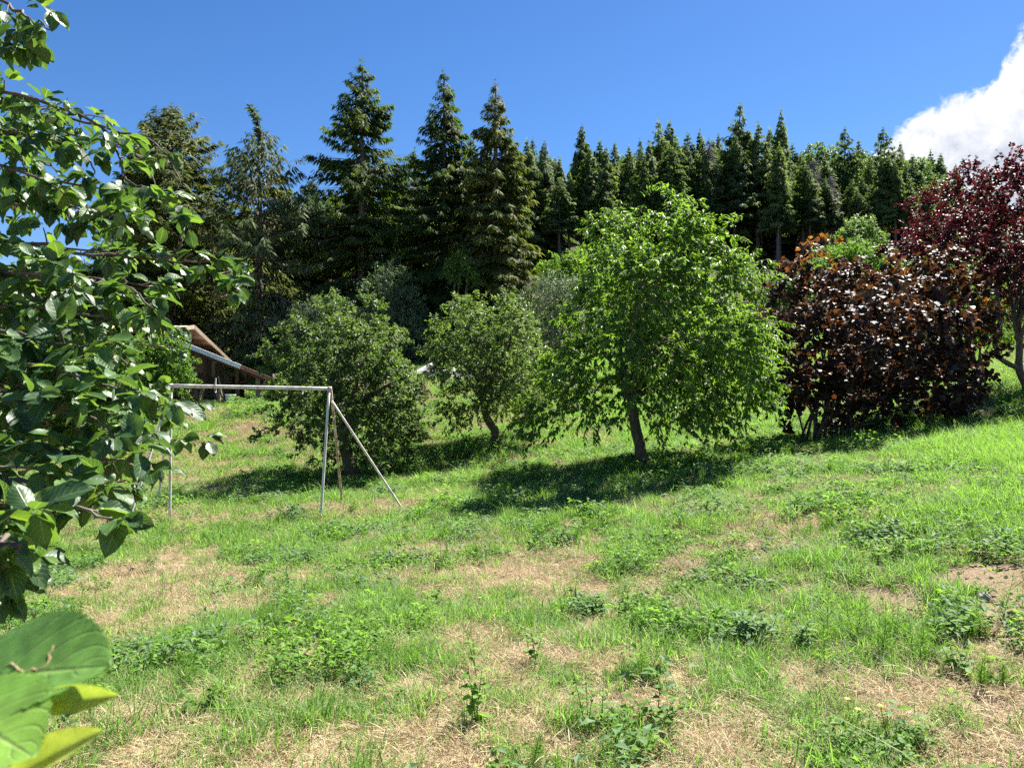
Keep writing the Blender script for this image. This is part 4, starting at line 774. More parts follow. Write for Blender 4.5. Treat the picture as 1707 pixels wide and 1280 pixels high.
# ------------------------------------------------------------------ metal swing frame and old fence posts
def swing():
    Y = 12.0; top_r = P3(549, 648, Y); top_l = P3(286, 643, 12.1); t = thing('swing_frame', 'rusty white metal swing frame without swings standing in the meadow', 'swing frame', (top_l + top_r) / 2 * (1, 1, 0) + (0, 0, -.5)); R = .021
    def pole(name, a, b, r=R): g = Geo(); n = 8; a = np.asarray(a); b = np.asarray(b); tube(g, [a + (b - a) * k / n for k in range(n + 1)], r, 12); return g.obj(name, M['pipe'], t, smooth=True)
    pole('top_beam', top_l, top_r, .029)
    ft = lambda px, Y: onG(px, Y) - (0, 0, .06)
    pole('leg', top_r + (0, -.02, -.03), ft(534, 11.7)); pole('leg', top_r + (.02, .03, -.03), ft(571, 13.2))
    pole('brace', P3(553, 668, Y), ft(678, 12.3), .018)
    pole('leg', top_l + (-.0, -.02, -.03), ft(283, 12.0)); pole('leg', top_l + (-.02, .03, -.03), ft(262, 13.4), .02)
    pole('brace', P3(281, 664, 12.1), ft(206, 11.3), .018)
    for a, s in ((top_r, 1), (top_l, -1)):
        g = Geo(); tube(g, [a + (-.02 * s, 0, 0), a + (.035 * s, 0, 0)], .037, 12); tube(g, [a + (0, 0, .02), a + (0, 0, -.10)], .030, 12); g.obj('joint', M['pipe'], t, smooth=True)
    for f in (.11, .28, .73, .83):
        c = top_l + (top_r - top_l) * f; g = Geo(); th = np.linspace(.2, 5.2, 12); tube(g, [c + (0, math.sin(x) * .035, -.06 + math.cos(x) * .035) for x in th], .006, 6); g.obj('hook', M['pipe'], t, smooth=True)
    c = top_l + (top_r - top_l) * .28; g = Geo(); tube(g, [c + (0, 0, .02), c + (.006, 0, .14)], .011, 6); g.obj('bolt', M['pipe'], t)
    b = onG(271, 21.0); g = Geo(); tube(g, [b - (0, 0, .15), b + (.02, 0, .5), b + (.04, 0, 1.25)], [.10, .085, .075], 8); tag(g.obj('fence_post', M['old_wood'], None, True, origin=b), 'short weathered wooden post behind the left swing legs', 'post')
    b2 = onG(178, 21.6); g = Geo(); tube(g, [b2 - (0, 0, .15), b2 + (0, 0, 1.2)], [.09, .075], 8); tag(g.obj('fence_post', M['old_wood'], None, True, origin=b2), 'weathered wooden post behind the plum leaves at the rail end', 'post')
    g = Geo(); tube(g, [b2 + (-.1, 0, .93), (b + b2) / 2 + (0, 0, 1.0), b + (.02, -.09, 1.02)], .026, 6); tag(g.obj('fence_rail', M['old_wood'], None, True, origin=b2), 'thin wooden rail running between the two weathered posts', 'rail')
swing()

# ------------------------------------------------------------------ ground cover
PROT = bpy.data.collections.new('ground_cover_sources')
def proto(name, g, mat, second=None):
    me = g.mesh(name); me.materials.append(M[mat]); o = bpy.data.objects.new(name, me); PROT_cur.objects.link(o)
def blades(r, n, h, w, spread, lean, curl, var=(0, 1)):
    g = Geo(); b = r.normal(size=(n, 2)) * spread; H = h * r.uniform(.5, 1.15, n); a = r.uniform(0, 6.28, n); ln = np.abs(r.normal(size=n)) * lean
    dx = np.stack([np.cos(a), np.sin(a)], 1); sidev = np.stack([-np.sin(a + r.normal(size=n) * .6), np.cos(a), 0 * a], 1); wv = w * r.uniform(.6, 1.2, n)
    def at(t): q = np.zeros((n, 3)); q[:, :2] = b + dx * (H * (ln * t + curl * t * t * ln * 1.5))[:, None]; q[:, 2] = H * (t - .28 * np.minimum(ln, 1.4) * t * t) - .01; return q
    V = np.stack([at(0) - sidev * wv[:, None] * .4, at(0) + sidev * wv[:, None] * .4, at(.55) + sidev * wv[:, None] * .5, at(.55) - sidev * wv[:, None] * .5, at(1.0)], 1)
    f = np.array([(0, 1, 2), (0, 2, 3), (3, 2, 4)]); Fc = (f[None] + (np.arange(n) * 5)[:, None, None]).reshape(-1, 3)
    g.add(V.reshape(-1, 3), None, Fc, np.repeat(r.uniform(var[0], var[1], n), 5)); return g
def flatstraw(r, n, L, w, spread, zmax):
    g = Geo(); p = np.stack([r.normal(size=n) * spread, r.normal(size=n) * spread, r.uniform(0.002, zmax, n)], 1); d = rdir(r, n); d[:, 2] = r.normal(size=n) * .22; d = nrm(d)
    scatter(g, T_strip(w / L), p, d, nrm(np.array([0, 0, 1.0]) + r.normal(size=(n, 3)) * .5), L * r.uniform(.5, 1.3, n), r.random(n)); return g
def leafweed(r, n, h, leaf, spread, tm, var=(.1, .9)):
    g = Geo(); p = np.stack([r.normal(size=n) * spread, r.normal(size=n) * spread, h * r.uniform(.15, 1.0, n)], 1); d = rdir(r, n); d[:, 2] = r.uniform(-.3, .35, n)
    scatter(g, tm, p, nrm(d), nrm(np.array([0, 0, 1.0]) + r.normal(size=(n, 3)) * .4), leaf * r.uniform(.6, 1.2, n), r.uniform(var[0], var[1], n)); return g
def horsetail(r, n, h, spread):
    g = Geo()
    for k in range(n):
        b = np.array([r.normal() * spread, r.normal() * spread, 0]); H = h * r.uniform(.6, 1.1); ln = r.normal(size=2) * .12
        for z in np.linspace(.12, .98, 11):
            m = 8; a = r.uniform(0, 6.28, m); p = np.tile(b + (ln[0] * z * H, ln[1] * z * H, z * H), (m, 1)); d = nrm(np.stack([np.cos(a), np.sin(a), np.full(m, .75)], 1)); scatter(g, T_strip(.05), p, d, rdir(r, m), H * .30 * (1.1 - z) + .02, r.uniform(.2, .8, m))
        tube(g, [b, b + (ln[0] * H, ln[1] * H, H)], [.003, .001], 3, cap=False)
    return g
def seedheads(r):
    g = blades(r, 16, .32, .004, .05, .4, .4)
    for k in range(5):
        a = r.normal(size=3) * .06; a[2] = 0; e = a + (r.normal() * .12, r.normal() * .12, r.uniform(.34, .5)); tube(g, [a, (a + e) / 2 + (0.01, 0, 0), e], [.002, .0016, .001], 3, cap=False, var=.9)
        m = 14; t = r.uniform(.78, 1, m); scatter(g, T_diam(.3), a + (e - a) * t[:, None], nrm(rdir(r, m) + (0, 0, 1)), rdir(r, m), .022, .98)
    return g
def instancer(name, pts, rot, scl, idx, coll, label=None):
    me = mesh_np(name, pts)
    a = me.attributes.new('rot', 'FLOAT_VECTOR', 'POINT'); a.data.foreach_set('vector', rot.astype(np.float32).ravel())
    a = me.attributes.new('scl', 'FLOAT', 'POINT'); a.data.foreach_set('value', scl.astype(np.float32))
    a = me.attributes.new('idx', 'INT', 'POINT'); a.data.foreach_set('value', idx.astype(np.int32))
    o = link(bpy.data.objects.new(name, me)); tag(o, kind='stuff')
    ng = bpy.data.node_groups.new(name + '_nodes', 'GeometryNodeTree'); ng.interface.new_socket('Geometry', in_out='INPUT', socket_type='NodeSocketGeometry'); ng.interface.new_socket('Geometry', in_out='OUTPUT', socket_type='NodeSocketGeometry')
    N = ng.nodes; L = ng.links; gi = N.new('NodeGroupInput'); go = N.new('NodeGroupOutput'); mp = N.new('GeometryNodeMeshToPoints'); ip = N.new('GeometryNodeInstanceOnPoints'); ci = N.new('GeometryNodeCollectionInfo')
    ci.inputs['Collection'].default_value = coll; ci.inputs['Separate Children'].default_value = True; ci.inputs['Reset Children'].default_value = True
    def na(n, t): x = N.new('GeometryNodeInputNamedAttribute'); x.data_type = t; x.inputs['Name'].default_value = n; return x.outputs['Attribute']
    L.new(gi.outputs[0], mp.inputs['Mesh']); L.new(mp.outputs[0], ip.inputs['Points']); L.new(ci.outputs[0], ip.inputs['Instance']); ip.inputs['Pick Instance'].default_value = True
    L.new(na('idx', 'INT'), ip.inputs['Instance Index'])
    er = N.new('FunctionNodeEulerToRotation'); L.new(na('rot', 'FLOAT_VECTOR'), er.inputs[0]); L.new(er.outputs[0], ip.inputs['Rotation']); L.new(na('scl', 'FLOAT'), ip.inputs['Scale']); L.new(ip.outputs[0], go.inputs[0])
    md = o.modifiers.new('scatter', 'NODES'); md.node_group = ng; return o
def meadow():
    global PROT_cur
    r = np.random.default_rng(5); cols = {}
    def begin(n): 
        global PROT_cur
        PROT_cur = bpy.data.collections.new(n); cols[n] = PROT_cur
    begin('grass_tufts')
    for k in range(5): proto('grass_%d' % k, blades(r, 46, (.08, .10, .14, .10, .16)[k], .0042, (.035, .04, .03, .05, .035)[k], .55, .6), 'grass')
    begin('straw_tufts')
    for k in range(3): proto('straw_%d' % k, flatstraw(r, 80, .065, .0026, .055, .020), 'straw')
    proto('straw_3', blades(r, 26, .05, .003, .05, .6, .4), 'straw')
    proto('straw_4', blades(r, 20, .10, .0025, .05, .7, .4), 'straw')
    begin('weed_tufts')
    proto('weed_0', leafweed(r, 34, .06, .030, .05, T_leaf4(.7)), 'weed'); proto('weed_1', leafweed(r, 26, .09, .042, .05, T_leaf4(.6)), 'weed'); proto('weed_2', leafweed(r, 40, .05, .022, .06, T_leaf4(.9)), 'weed')
    proto('weed_3', leafweed(r, 24, .12, .06, .05, T_leaf4(.5)), 'weed_blue'); proto('weed_4', horsetail(r, 3, .16, .05), 'weed'); proto('weed_5', leafweed(r, 16, .16, .05, .035, T_leaf4(.5)), 'weed')
    begin('tall_tufts')
    for k in range(2): proto('tall_%d' % k, blades(r, 70, .25, .005, .075, .6, .7), 'tall_grass')
    proto('tall_2', seedheads(r), 'grass'); proto('tall_3', leafweed(r, 40, .20, .055, .08, T_leaf4(.5)), 'weed')
    # sample the meadow: dense close by, thinner and larger far away
    n = 165000; Ymax = 48.0
    yy = np.linspace(1.6, Ymax, 4000); dens = yy * np.minimum(1, (6.5 / yy) ** 1.15); cdf = np.cumsum(dens); cdf /= cdf[-1]
    Y = np.interp(r.random(n), cdf, yy); X = r.uniform(-.80, .80, n) * (Y + 1.6); Z = height(X, Y)
    dry, soil = ground_masks(X, Y); q = r.random(n); big = 1 + np.clip((Y - 6) / 16, 0, 2.2)
    lush = field(X, Y, LUSHW); tall = np.clip((X - .40 * Y - 1.55 + (fbm(X * .7, Y * .7, 3) - .5) * 3) / 1.0, 0, 1) * np.clip(1 - (Y - 12) / 4 + np.clip((X - 10.6) / 2, 0, 1), .0, 1) * np.clip((Y - 4.5) / 2, 0, 1)
    rot = np.stack([r.normal(size=n) * .12, r.normal(size=n) * .12, r.uniform(0, 6.28, n)], 1); pts = np.stack([X, Y, Z], 1)
    clump = fbm(X * 2.6 + 11, Y * 2.0 + 4, 3); wcl = fbm(X * 1.7 + 41, Y * 1.4 + 24, 3)
    green = (dry + (r.random(n) - .5) * .42 < .46); bare = soil + (r.random(n) - .5) * .5 > .5
    isweed = green & (q >= .30) & ((wcl + lush * .12 + (r.random(n) - .5) * .25) > .56)
    grass = green & ~isweed & ~bare & (q >= .30) | (~green & ~bare & (q < .10)); straw = (~green & ~(bare & (q < .7))) | (green & ~bare & (q < .30))
    istall = (tall > r.random(n) * .9 + .1) & ~bare
    k = grass & ~istall; s = (.55 + .9 * clump) * r.uniform(.6, 1.25, n) * big
    instancer('meadow_grass', pts[k], rot[k], s[k], r.integers(0, 5, n)[k], cols['grass_tufts'])
    k = straw & ~istall; instancer('dry_grass', pts[k], rot[k], (r.uniform(.7, 1.4, n) * big)[k], r.integers(0, 5, n)[k], cols['straw_tufts'])
    k = isweed & ~bare & ~istall; wi = np.clip((fbm(X * .9 + 9, Y * .9 + 71, 3) * 2.2 - .55 + r.normal(size=n) * .14) * 6, 0, 5.99).astype(int)
    instancer('low_weeds', pts[k], rot[k], (r.uniform(.6, 1.3, n) * (.7 + .6 * clump) * big ** .8)[k], wi[k], cols['weed_tufts'])
    k = istall & (q < .75); instancer('tall_grass', pts[k], rot[k] * (1.5, 1.5, 1), (r.uniform(.45, .95, n) * np.minimum(big, 1.4))[k], np.where(q < .3, 0, np.where(q < .56, 1, np.where(q < .565, 2, 3)))[k], cols['tall_tufts'])
meadow()
def soil_clods():
    r = np.random.default_rng(17); coll = bpy.data.collections.new('clod_sources')
    for k in range(3):
        me = rock(r, np.array([1.2, 1, .7]), 1); me.materials.clear(); me.materials.append(M['clod']); coll.objects.link(bpy.data.objects.new('clod_%d' % k, me))
    P = []
    for bx, by, a, b, s in SOILW:
        n = int(420 * a * b * 4); P.append(np.stack([bx + r.normal(size=n) * a * .75, by + r.normal(size=n) * b * 1.2], 1))
    P = np.concatenate(P); z = height(P[:, 0], P[:, 1]); n = len(P)
    instancer('soil_crumbs', np.stack([P[:, 0], P[:, 1], z], 1), r.uniform(0, 6, (n, 3)), .004 + .016 * r.random(n) ** 4, r.integers(0, 3, n), coll)
soil_clods()

# ------------------------------------------------------------------ plum tree at the left edge, close to the camera
def plum():
    r = np.random.default_rng(101); ground0 = np.array([-2.75, 2.9, 0.0]); ground0[2] = float(height(ground0[:1], ground0[1:2])[0])
    t = thing('plum_tree', 'near plum tree with green fruit whose leafy branches fill the picture edge', 'tree', ground0)
    BR = [[(-60, -40, 2.1), (10, 5, 2.05), (50, 30, 2.0), (88, 52, 1.98)], [(-90, 60, 2.2), (0, 70, 2.1), (30, 85, 2.05)],
          [(-140, 130, 2.4), (0, 152, 2.3), (75, 172, 2.25), (125, 186, 2.2), (165, 205, 2.2), (190, 235, 2.2), (203, 285, 2.18), (222, 306, 2.15), (246, 322, 2.15)],
          [(-120, 150, 2.5), (0, 164, 2.35), (60, 192, 2.3), (110, 222, 2.25), (150, 265, 2.2), (158, 290, 2.2)], [(-120, 190, 2.3), (0, 215, 2.2), (60, 228, 2.15), (118, 240, 2.1)],
          [(-120, 260, 2.2), (0, 275, 2.1), (50, 290, 2.05), (95, 312, 2.0), (112, 326, 2.0)], [(-120, 330, 2.3), (30, 340, 2.15), (90, 345, 2.1), (150, 352, 2.05), (200, 360, 2.05)],
          [(-120, 400, 2.2), (40, 400, 2.1), (100, 410, 2.05), (160, 425, 2.1), (230, 430, 2.15), (290, 440, 2.2), (320, 438, 2.2), (352, 434, 2.2)], [(255, 430, 2.15), (296, 425, 2.15), (305, 400, 2.15), (306, 372, 2.15)],
          [(-120, 450, 2.0), (20, 455, 1.95), (90, 462, 1.9), (160, 470, 1.9), (230, 492, 1.9), (256, 515, 1.9)], [(-120, 540, 1.9), (0, 545, 1.8), (50, 550, 1.8), (105, 570, 1.78), (160, 580, 1.75), (225, 572, 1.75)],
          [(-120, 575, 1.8), (0, 585, 1.75), (55, 598, 1.7), (110, 612, 1.7), (180, 628, 1.7), (245, 655, 1.68), (290, 668, 1.66)], [(-120, 660, 1.7), (20, 668, 1.65), (90, 672, 1.62), (150, 690, 1.6), (205, 700, 1.6), (228, 728, 1.6)],
          [(-120, 720, 1.65), (0, 730, 1.6), (70, 742, 1.58), (140, 760, 1.55), (200, 772, 1.55), (250, 770, 1.55), (285, 772, 1.55)], [(-120, 790, 1.6), (10, 800, 1.5), (90, 805, 1.5), (150, 812, 1.5), (205, 805, 1.5), (245, 815, 1.5)],
          [(-100, 850, 1.5), (0, 850, 1.45), (70, 840, 1.42), (130, 838, 1.4), (190, 850, 1.4), (225, 862, 1.4)], [(-100, 900, 1.2), (-20, 905, 1.1), (15, 885, 1.08), (45, 870, 1.06)], [(-80, 920, 1.1), (0, 905, 1.05), (22, 905, 1.02), (30, 925, 1.02)],
          [(-100, 960, 1.4), (-20, 950, 1.35), (15, 960, 1.3), (30, 985, 1.3)], [(-120, 510, 2.1), (20, 512, 2.0), (110, 520, 1.95), (180, 530, 1.95), (240, 545, 1.95)], [(-120, 630, 1.9), (30, 640, 1.8), (120, 650, 1.75), (190, 660, 1.75), (235, 690, 1.7)]]
    BR = [[(q[0] - (38 if b[-1][1] > 560 and b[-1][1] < 880 else 0), q[1], q[2]) for q in b] for b in BR]
    pl = [np.array([P3(*q) for q in b]) for b in BR]; vis = len(pl)
    for j in range(len(BR)):                                       # deeper layers of the crown
        if j == 0: continue
        if j >= 16 and j < 19: continue
        for dd in ((.3, .65, 1.1) if BR[j][-1][1] > 330 and j != 7 else (.3, .65) if j != 7 else (.3,)):
            b = pl[j][:-2] if len(pl[j]) > 5 else pl[j][:-1]; sh = np.array([r.normal() * .05 - .06 * dd, dd + r.normal() * .1, r.normal() * .09]); pl.append(b * np.array([1 + dd * .22, 1, 1]) + sh)
    top = ground0 + (.15, 0, 2.1); g = Geo(); tube(g, bez(ground0 - (0, 0, .15), ground0 + (-.1, .05, 1.0), top, 9), np.linspace(.13, .075, 9), 10); g.obj('trunk', M['bark'], t, smooth=True)
    for z, e in ((.9, (-2.35, 1.9, .9)), (1.1, (-2.3, 2.0, 1.2)), (1.4, (-2.4, 2.2, 1.6)), (1.7, (-2.5, 2.3, 2.1)), (2.0, (-2.5, 2.4, 2.5)), (1.5, (-3.6, 3.4, 2.2)), (1.8, (-3.2, 2.2, 2.6)), (2.0, (-2.8, 3.8, 2.9))):
        g = Geo(); a = ground0 + (.07 * z / 2, 0, z); e = np.array(e); tube(g, bez(a, (a + e) / 2 + (0, 0, .18), e, 7), np.linspace(.05, .018, 7), 7)
        g.obj('limb', M['bark'], t, smooth=True)
    P = []; D = []; Nn = []; Sz = []
    for j, b in enumerate(pl):
        k = np.linspace(0, 1, 18); kk = np.linspace(0, 1, len(b)); p = np.stack([np.interp(k, kk, b[:, a]) for a in range(3)], 1)
        p[1:-1] = (p[:-2] + p[1:-1] * 2 + p[2:]) / 4; p[1:-1] += r.normal(size=(16, 3)) * .004
        g = Geo(); r0 = .0065 if j < vis else .006; tube(g, p, np.linspace(r0, .0018, 18), 6); seg = np.linalg.norm(np.diff(p, axis=0), axis=1); tot = seg.sum()
        cum = np.concatenate([[0], np.cumsum(seg)]); near = b[:, 1].mean(); step = .036 if j < vis else .048; thin = 1.0 if b[:, 2].mean() < 1.95 else .72
        for s in np.arange(.06, tot + .01, step):
            q = np.array([np.interp(s, cum, p[:, a]) for a in range(3)]); tang = nrm(np.array([np.interp(min(s + .02, tot), cum, p[:, a]) for a in range(3)]) - np.array([np.interp(max(s - .03, 0), cum, p[:, a]) for a in range(3)]))
            end = s > tot - .06
            if r.random() > thin and not end: continue
            dirn = nrm(rdir(r, 1)[0] * (1, .8, .7) + (0, -.1, .1) + tang * .3); tip = q + dirn * r.uniform(.015, .06)
            if not end: tube(g, [q, (q + tip) / 2 + (0, 0, .004), tip], [.0024, .002, .0015], 4, cap=False)
            m = int(r.integers(4, 8)) + (2 if end else 0)
            for _ in range(m):
                l = nrm(rdir(r, 1)[0] * (1, .9, .55) + dirn * .6 + (0, 0, -.45)); P.append(tip + r.normal(size=3) * .006); D.append(l); Nn.append(nrm(np.array([.1, -.25, 1.0]) + r.normal(size=3) * .42)); Sz.append(r.uniform(.040, .078) * (.84 if near > 1.85 else .95))
        g.obj('branch', M['twig'], t, smooth=True)
    P = np.array(P); D = np.array(D); Nn = np.array(Nn); Sz = np.array(Sz)
    # petioles keep leaves off the wood
    X, Dn, Z = frames(D, Nn); P = P + Dn * .008
    px = P[:, 0] / P[:, 1] * F + CX; py = CY - (P[:, 2] - CAMZ) / P[:, 1] * F
    keep = ~((px > 85) & (py > 880)) & ~((px > 55) & (py > 985)) & (py < 1020); P, D, Nn, Sz, px, py = (a[keep] for a in (P, D, Nn, Sz, px, py)); X, Dn, Z = frames(D, Nn)
    show = (px > 0) & (py > 0); score = np.where(show, Sz / P[:, 1] * (1 + .25 * r.random(len(P))), 0); pick = np.argsort(-score)[:300]; rest = np.ones(len(P), bool); rest[pick] = False
    tm = [T_grid(6, 4, .62, .07 + .03 * (k % 3), .10 + .10 * (k % 4), wav=.035, seed=k, peak=.50) for k in range(8)]
    g = Geo(); idx = np.where(rest)[0]; kind = r.integers(0, 8, len(P))
    for k in range(8):
        i = idx[kind[idx] == k]; scatter(g, tm[k], P[i], D[i], Nn[i], Sz[i], r.random(len(i)))
    tag(g.obj('foliage', M['plum_leaf'], t, smooth=True, uv=True), kind='stuff')
    ms = []
    for k in range(16):
        q = tm[k % 8]; me = mesh_np('leaf', q[0], None, q[1], np.full(len(q[0]), .1 + .8 * r.random()), q[2], True); me.materials.append(M['plum_leaf']); ms.append(me)
    for i in pick:
        o = bpy.data.objects.new('leaf', ms[kind[i] + 8 * int(r.integers(2))]); link(o); o.parent = t; mt = Matrix.Identity(4)
        for a in range(3): mt[a][0], mt[a][1], mt[a][2], mt[a][3] = X[i, a] * Sz[i], Dn[i, a] * Sz[i], Z[i, a] * Sz[i], P[i, a] - ground0[a]
        o.matrix_local = mt
    # green plums
    g0 = Geo(); th = np.linspace(0, np.pi, 9); z = np.cos(th); tube(g0, np.stack([0 * z, 0 * z, -z], 1), np.sin(th) * .78 + .001, 10, cap=False); fm = g0.mesh('fruit', True); fm.materials.append(M['fruit'])
    for fx, fy, Y in ((242, 385, 2.12), (250, 392, 2.1), (200, 388, 2.05), (8, 598, 1.72), (17, 606, 1.7), (27, 610, 1.72), (85, 200, 2.24), (111, 178, 2.2), (88, 218, 2.2), (333, 450, 2.18), (240, 378, 2.14), (120, 580, 1.75), (186, 798, 1.5)):
        o = bpy.data.objects.new('fruit', fm); o.parent = t; s = r.uniform(.0085, .011) * Y / 1.7; c = P3(fx, fy, Y) - ground0; o.location = c; o.scale = (s, s, s * 1.35); o.rotation_euler = (r.normal() * .5, r.normal() * .5 + .4, 0); link(o)
        gs = Geo(); tube(gs, [c + ground0 + (0, 0, s * 1.2), c + ground0 + (.002, 0, s * 1.2 + .012)], .001, 4); gs.obj('fruit_stalk', M['twig'], t)
    # the side of the crown beyond the picture edge
    C = np.array([(-2.9, 2.9, 2.2), (-3.3, 3.3, 2.6), (-2.6, 3.3, 2.9), (-3.5, 2.5, 2.0), (-3.0, 2.2, 2.7), (-3.1, 3.8, 2.1)]); g = Geo(); gt = Geo()
    leafy(g, gt, r, C, np.full(6, .55), 170, 12, .3, .06, T_leaf4(.6), up=.3, droop=.4, twig=.002); tag(gt.obj('twigs', M['twig'], t), kind='stuff'); tag(g.obj('outer_foliage', M['plum_leaf'], t, uv=True), kind='stuff')
plum()

# ------------------------------------------------------------------ apple sprig right in front of the camera
def sprig():
    base = P3(-95, 1190, .34); t = thing('apple_sprig', 'large serrated green leaves on a sprig very close at the lower picture corner', 'sprig', base)
    def leaf(b, tip, nv, w, fold, droop, var, seed, label=None, roll=0):
        b = P3(*b); tip = P3(*tip); Ln = np.linalg.norm(tip - b); q = T_grid(44, 10, w, fold, droop, wav=.008, serr=.035, seed=seed, peak=.52); X, Dd, Z = frames((tip - b)[None], np.asarray(nv, float)[None])
        V = b + Ln * (q[0][:, :1] * X + q[0][:, 1:2] * Dd + q[0][:, 2:] * Z); vv = np.full(len(V), var) + .10 * (q[2][:, 1] - .5); g = Geo(); g.add(V, None, q[1], vv, q[2]); o = g.obj('leaf', M['sprig_leaf'], t, smooth=True, uv=True)
        if label: o['label'] = label
        G3 = V.reshape(45, 11, 3)
        def surf(u, v):
            a = np.clip(v * 44, 0, 43.999); c = np.clip(u * 10, 0, 9.999); i = a.astype(int); j = c.astype(int); fa = (a - i)[:, None]; fc = (c - j)[:, None]
            return (G3[i, j] * (1 - fc) + G3[i, j + 1] * fc) * (1 - fa) + (G3[i + 1, j] * (1 - fc) + G3[i + 1, j + 1] * fc) * fa
        return o, surf, Z[0]
    g = Geo(); tube(g, [P3(-260, 1330, .40), P3(-160, 1240, .37), base, P3(-60, 1165, .34)], [.003, .0028, .0025, .002], 7); g.obj('twig', M['twig'], t, smooth=True)
    o_a, surf, nz = leaf((-120, 1140, .37), (180, 1104, .335), (.08, -.52, .85), .58, .05, .02, .45, 1)
    # dry leaf-miner trail: a thin ribbon lying on the blade
    uu, vv = np.meshgrid(np.linspace(0, 1, 61), np.linspace(0, 1, 121)); q0 = surf(uu.ravel(), vv.ravel()); qx = q0[:, 0] / q0[:, 1] * F + CX; qy = CY - (q0[:, 2] - CAMZ) / q0[:, 1] * F
    trail = [(89, 1074), (87, 1082), (82, 1088), (83, 1098), (79, 1108), (73, 1113), (62, 1117), (54, 1114), (50, 1118), (40, 1120), (31, 1118), (27, 1110), (19, 1106), (10, 1109)]
    m = np.array([q0[np.argmin((qx - a) ** 2 + (qy - c) ** 2)] for a, c in trail]); tn = nrm(np.gradient(m, axis=0)); sd_ = nrm(np.cross(tn, nz)); w_ = np.array([2, 5, 4, 6, 4, 5, 4, 6, 4, 5, 6, 4, 6, 5])[:, None] * .00009
    g = Geo(); e = m + nz * .00025; n_ = len(m); L4 = np.arange(n_ - 1)
    g.add(np.concatenate([e - sd_ * w_, e + sd_ * w_ * 1.2, e + nz * .0003]), np.concatenate([np.stack([L4, L4 + 1, L4 + 1 + 2 * n_, L4 + 2 * n_], 1), np.stack([L4 + 2 * n_, L4 + 1 + 2 * n_, L4 + 1 + n_, L4 + n_], 1)]))
    so = g.obj('leaf_scar', M['scar'], t, smooth=True); so.parent = o_a; so.matrix_parent_inverse = Matrix.Identity(4)
    leaf((-115, 1168, .33), (52, 1250, .30), (.2, -.5, .85), .78, .06, .06, .72, 2, 'yellow green leaf in front with a brown tip')
    leaf((40, 1178, .335), (207, 1160, .325), (.05, -.85, .5), .24, .10, -.06, .9, 3, 'yellowish folded leaf seen from its lit underside')
    leaf((-10, 1315, .31), (162, 1214, .305), (.35, -.55, .75), .30, .10, .06, 1.02, 4, 'narrow yellow green leaf at the bottom')
    leaf((-120, 1235, .36), (60, 1262, .37), (.1, -.5, .8), .5, .08, .08, .15, 5)
sprig()

